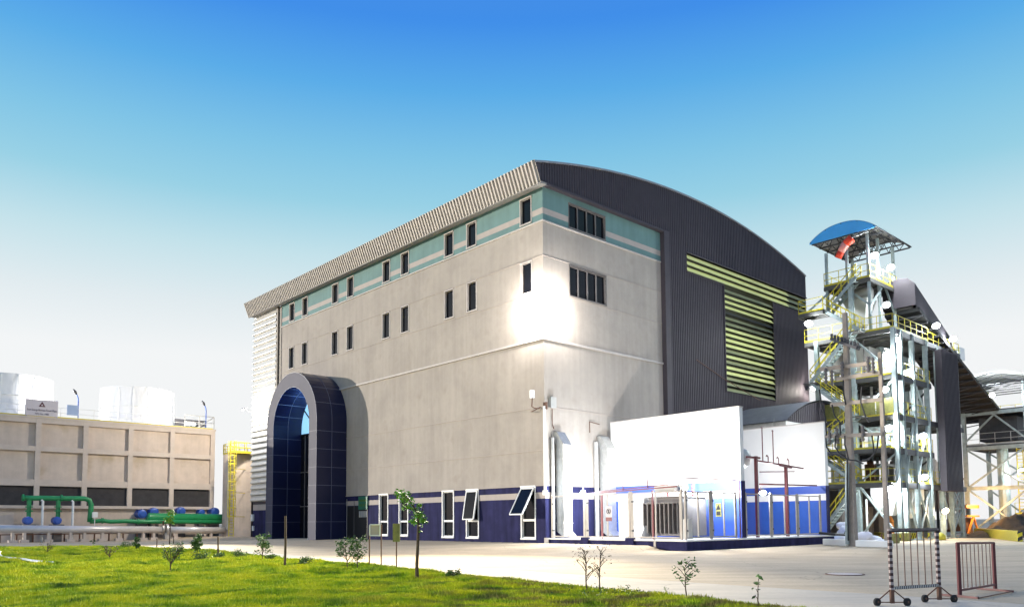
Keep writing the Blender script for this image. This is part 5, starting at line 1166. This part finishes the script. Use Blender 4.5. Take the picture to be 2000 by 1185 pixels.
def shrub(x, y, r, label, mt='leaf', n=260):
    P = wpos(x, y); t = wthing('shrub', label, 'shrub', P, 'low shrubs on the lawn'); lf = MB(); tk = MB()
    for k in range(16):
        a = random.random()*6.28; rr = r*.8*random.random()**.5; e = Vector((math.cos(a)*rr, math.sin(a)*rr, r*(.35+1.15*random.random()))); tk.path([(0, 0, -.02), e*.5, e], [.012, .01, .006], 4)
        leaves(lf, e, 45, r*.5, .035, 0, .9)
    tk.build('stem', M['bark'], t); lf.build('foliage', M[mt], t)
def dep(x, y): return ONG(x, y, .03).y
def hh(x, y0, y1): return (y0-y1)/F*dep(x, y0)
SAP = [
 (92, 1087, 1058, 'vee', 1.0, 7, .035, 'leaf_dry', 3, 'bare fan shaped sapling at the far left of the lawn'),
 (213, 1101, 1068, 'vee', .8, 6, .05, 'leaf_dry', 6, 'thin forked sapling between the hose end and the far bush'),
 (266, 1081, 1053, 'thin', 1.0, 12, .06, 'leaf', 30, 'bushy sapling on the far lawn edge left of the centre stake'),
 (334, 1121, 1068, 'vee', .7, 12, .035, 'leaf', 10, 'forked sapling with bare twigs, nearest the left foreground'),
 (385, 1090, 1051, 'thin', 1.0, 16, .06, 'leaf', 45, 'dense leafy sapling right of the second thin stake'),
 (512, 1102, 1053, 'thin', 1.2, 16, .05, 'leaf', 34, 'leafy sapling in front of the foot of the entrance arch'),
 (688, 1118, 1060, 'thin', 1.2, 16, .045, 'leaf', 26, 'double stemmed leafy sapling in front of the arch shadow'),
 (1158, 1158, 1075, 'thin', 1.0, 14, .030, 'leaf_dry', 6, 'nearly bare double stemmed sapling by the road'),
 (1340, 1163, 1105, 'thin', 1.4, 10, .05, 'leaf', 9, 'sparse sapling with drooping leaves at the lawn tip'),
 (1480, 1184, 1130, 'thin', .9, 4, .07, 'leaf', 3, 'tiny twig sapling at the lower edge of the picture'),
 (182, 1063, 1056, 'thin', 2.2, 4, .08, 'leaf', 8, 'tiny plant on the far lawn edge'),
]
for x, y, yt, kd, sp, ncl, ls, mt, nl, lb in SAP:
    sapling(x, y, hh(x, y, yt), lb, kd, sp, ncl, ls, mt, nl, twin=(x in (688, 1158)), group='saplings on the lawn')
# the staked young tree with a bright crown
P = wpos(815, 1135); t = wthing('young_tree', 'young tree with thin dark trunk and bright green leaves before the hall wall', 'tree', P)
h = hh(815, 1135, 955); tk = MB(); k_ = dep(815, 1135)/F
tp = lambda x, y, d=0: Vector(((x-815)*k_, d, (1135-y)*k_))
tk.path([tp(815, 1137), tp(814, 1100), tp(816, 1060), tp(817, 1022), tp(815, 1000), tp(806, 985), tp(795, 970), tp(785, 960)], [.05, .045, .04, .035, .028, .022, .016, .01], 8)
tk.path([tp(816, 1012), tp(823, 1000), tp(828, 984)], [.02, .014, .008], 6); tk.path([tp(812, 995), tp(800, 992), tp(792, 986)], [.016, .01, .006], 6)
tk.build('trunk', M['bark'], t)
lf = MB()
for x, y, r, n_ in ((778, 962, .16, 40), (788, 968, .2, 60), (797, 975, .18, 55), (792, 988, .15, 40), (806, 992, .17, 45), (818, 1002, .15, 45), (826, 1018, .14, 40), (806, 1018, .14, 35), (822, 986, .10, 18), (816, 1008, .16, 40), (821, 1036, .05, 6), (829, 1010, .08, 14)):
    leaves(lf, tp(x, y), n_, r, .055)
lf.build('crown', M['leaf_bright'], t)
P = wpos(331, 1058); t = wthing('young_tree', 'slim young tree with yellow green leaves before the green vessel', 'tree', (ONG(331, 1062).x, ONG(331, 1062).y, 0))
k_ = ONG(331, 1062).y/F; tk = MB(); tk.path([(0, 0, 0), (.02, 0, 1.2), (0, 0, 65*k_)], [.05, .04, .02], 6); tk.build('trunk', M['bark'], t); lf = MB()
for dx, dz, r in ((0, 62, .35), (3, 54, .4), (-3, 47, .35), (2, 42, .25)): leaves(lf, (dx*k_, 0, dz*k_), 30, r, .14)
lf.build('crown', M['leaf_bright'], t)
for x, y, r, lb in ((343, 1084, .42, 'round dark shrub on the lawn left of the dense sapling'), (468, 1096, .34, 'small dark shrub left of the sapling by the arch'), (597, 1110, .27, 'compact round shrub in front of the entrance arch'), (885, 1135, .20, 'compact round shrub right of the young tree'),
                    (390, 1102, .34, 'flat dark shrub in front of the dense sapling'), (245, 1075, .36, 'low shrub on the far lawn edge'), (428, 1098, .25, 'weedy clump round the foot of the third stake'), (528, 1100, .22, 'small dark clump beside the sapling by the arch')):
    shrub(x, y, r, lb)
t = wthing('ground_cover', 'dark leafy ground cover around the bare double sapling', 'ground cover', wpos(1165, 1158)); lf = MB()
for _ in range(60):
    a, b = random.gauss(0, .75), random.gauss(0, .7); leaves(lf, (a, b-.15, .06+.04*random.random()), 12, .10, .03)
o = lf.build('foliage', M['leaf'], t)
# stakes and small boards
for x, y, yt, w_, lb in ((306, 1070, 1050, .05, 'short dark stake on the far lawn edge'), (425, 1097, 1047, .05, 'thin dark stake left of the small dark shrub'), (556, 1112, 1006, .06, 'tall dark stake in front of the arch opening'), (339, 1060, 1045, .05, 'thin stake near the slim young tree')):
    P = wpos(x, y); t = wthing('stake', lb, 'stake', P, 'thin wooden stakes on the lawn'); H_ = hh(x, y, yt); mb = MB(); mb.path([(0, 0, -.02), (.01*H_, 0, H_*.5), (.0, 0, H_)], [w_*.75, w_*.7, w_*.6], 6); mb.build('stake', M['bark'], t)
def board(x, y, x0, y0, x1, y1, mt, fr, label, posts):
    P = wpos(x, y); k_ = P[1]/F; t = wthing('small_sign', label, 'sign', P); mb = MB()
    mb.box(((x0-x)*k_, -.02, (y-y1)*k_), ((x1-x)*k_, .02, (y-y0)*k_)); mb.build('board', M[mt], t)
    if fr:
        mb = MB(); c = [((a-x)*k_, -.03, (y-b)*k_) for a, b in ((x0, y0), (x1, y0), (x1, y1), (x0, y1))]
        for i in range(4): mb.beam(c[i], c[(i+1) % 4], .04)
        mb.build('frame', M['white_frame'], t)
    for px, py in posts: mb = MB(); mb.beam(((px-x)*k_, .03, -.05+(y-py)*k_*0), ((px-x)*k_, .03, (y-y0)*k_), .04); mb.build('post', M['rust'], t)
board(721, 1109, 722, 1023, 742, 1044, 'stripe', True, 'small blank cream board in a white frame on two thin posts', [(721, 1109), (744, 1110)])
board(774, 1114, 767, 1021, 781, 1056, 'olive', False, 'narrow olive green board on a thin post', [(774, 1115)])
# hose on the lawn
t = wthing('garden_hose', 'pale hose curving over the lawn at the left edge', 'hose', (0, 0, 0)); mb = MB()
pts = []
for x, y in ((0, 1083), (-3, 1087), (4, 1091), (18, 1095), (40, 1098), (62, 1100), (85, 1102), (102, 1104)):
    P = ONG(x, y, .12); pts.append((P.x, P.y, lawn_h(P.x, P.y)+.15))
mb.path(pts, .06, 6); mb.build('hose', M['hose'], t, smooth_=True)
# manhole and ground marks
P = ONG(1650, 1121); t = wthing('manhole_cover', 'round iron manhole cover in the yard paving', 'manhole cover', (P.x, P.y, gz(P.x, P.y)))
mb = MB(); mb.cyl((0, 0, .002), .48, .02, 32); mb.build('cover', M['concrete_frame'], t); mb = MB()
for i in range(28): a, b = 2*math.pi*i/28, 2*math.pi*(i+1)/28; mb.beam((.52*math.cos(a), .52*math.sin(a), .012), (.52*math.cos(b), .52*math.sin(b), .012), .05, .02)
mb.build('rim', M['rust'], t)

# ================================================================== BARRIERS
def vP(x, y): return ONG(x, y, 0)
t = wthing('wheeled_barrier', 'tall wheeled barrier with red and white banded frame in the foreground', 'barrier', (7.6, 15.1, 0)); O = Vector((7.6, 15.1, 0))
p1 = (vP(1718, 1182)+vP(1768, 1183))/2-O; p2 = (vP(1813, 1174)+vP(1858, 1177))/2-O
ax = Vector((.27, -.02, 0)); Z = Vector((0, 0, 1)); zb, zt = .30, 1.40
mb = MB()
for p in (p1, p2): mb.beam(p+Z*zb, p+Z*(zt+.02), .058); 
mb.beam(p1+Z*zt, p2+Z*zt, .05, .06); mb.build('frame', M['rw'], t)
mb = MB(); d_ = (p2-p1)
for i in range(26): a = p1+d_*(i/26.); mb.beam(a+d_*.004+Z*(zb+.03), a+d_*.023+Z*(zb+.03), .05, .055); 
for i in range(40): a = p1+d_*(i/40.); mb.beam(a+d_*.003+Z*(zt+.0), a+d_*.015+Z*(zt+.0), .054, .07)
mb.build('rail_band', M['black'], t)
mb = MB(); mb.beam(p1+Z*(zb+.03), p2+Z*(zb+.03), .04, .045); mb.build('lower_rail', M['white_paint'], t)
for i in range(1, 7): mb = MB(); a = p1+d_*(i/7.); mb.beam(a+Z*zb, a+Z*zt, .014); mb.build('bar', M['rust'], t)
for p in (p1, p2):
    mb = MB(); mb.beam(p+Z*.05, p+Z*zb, .065); mb.beam(p-ax+Z*.07, p+ax+Z*.07, .02); mb.beam(p-ax+Z*.09, p+Z*(zb+.02), .02); mb.beam(p+ax+Z*.09, p+Z*(zb+.02), .02); mb.build('leg', M['rust'], t)
    for s in (-1, 1):
        c = p+ax*s+Z*.075; e = Vector((.35, -.95, 0)).normalized()*.03; mb = MB(); mb.path([c-e, c-e*.7, c+e*.7, c+e], [.055, .075, .075, .055], 18); w_ = mb.build('wheel', M['rubber'], t); mb = MB(); mb.path([c-e*1.1, c+e*1.1], .022, 10); mb.build('hub', M['rust'], w_)
t = wthing('barrier', 'smaller dark red steel barrier standing behind the wheeled one', 'barrier', (10.2, 17.3, 0)); O = Vector((10.2, 17.3, 0))
p1, p2 = vP(1875, 1164)-O, vP(1944, 1151)-O; z1, z2 = 1.11, 1.07
mb = MB(); mb.beam(p1, p1+Z*z1, .06); mb.beam(p2, p2+Z*z2, .06); mb.beam(p1+Z*(z1-.01), p2+Z*(z2-.01), .05); mb.beam(p1+Z*.13, p2+Z*.12, .045); mb.build('frame', M['maroon'], t)
for i in range(1, 9): mb = MB(); a = p1+(p2-p1)*(i/9); mb.beam(a+Z*.13, a+Z*1.08, .012); mb.build('bar', M['rust'], t)
mb = MB()
for a, b in (((1836, 1162), (1911, 1169)), ((1908, 1150), (1979, 1156))): mb = MB(); mb.beam(vP(*a)-O+Z*.025, vP(*b)-O+Z*.025, .045); mb.build('foot', M['maroon'], t)
mb = MB(); mb.beam(vP(1911, 1169)-O+Z*.02, vP(1976, 1156)-O+Z*.02, .02); mb.build('brace', M['rust'], t)
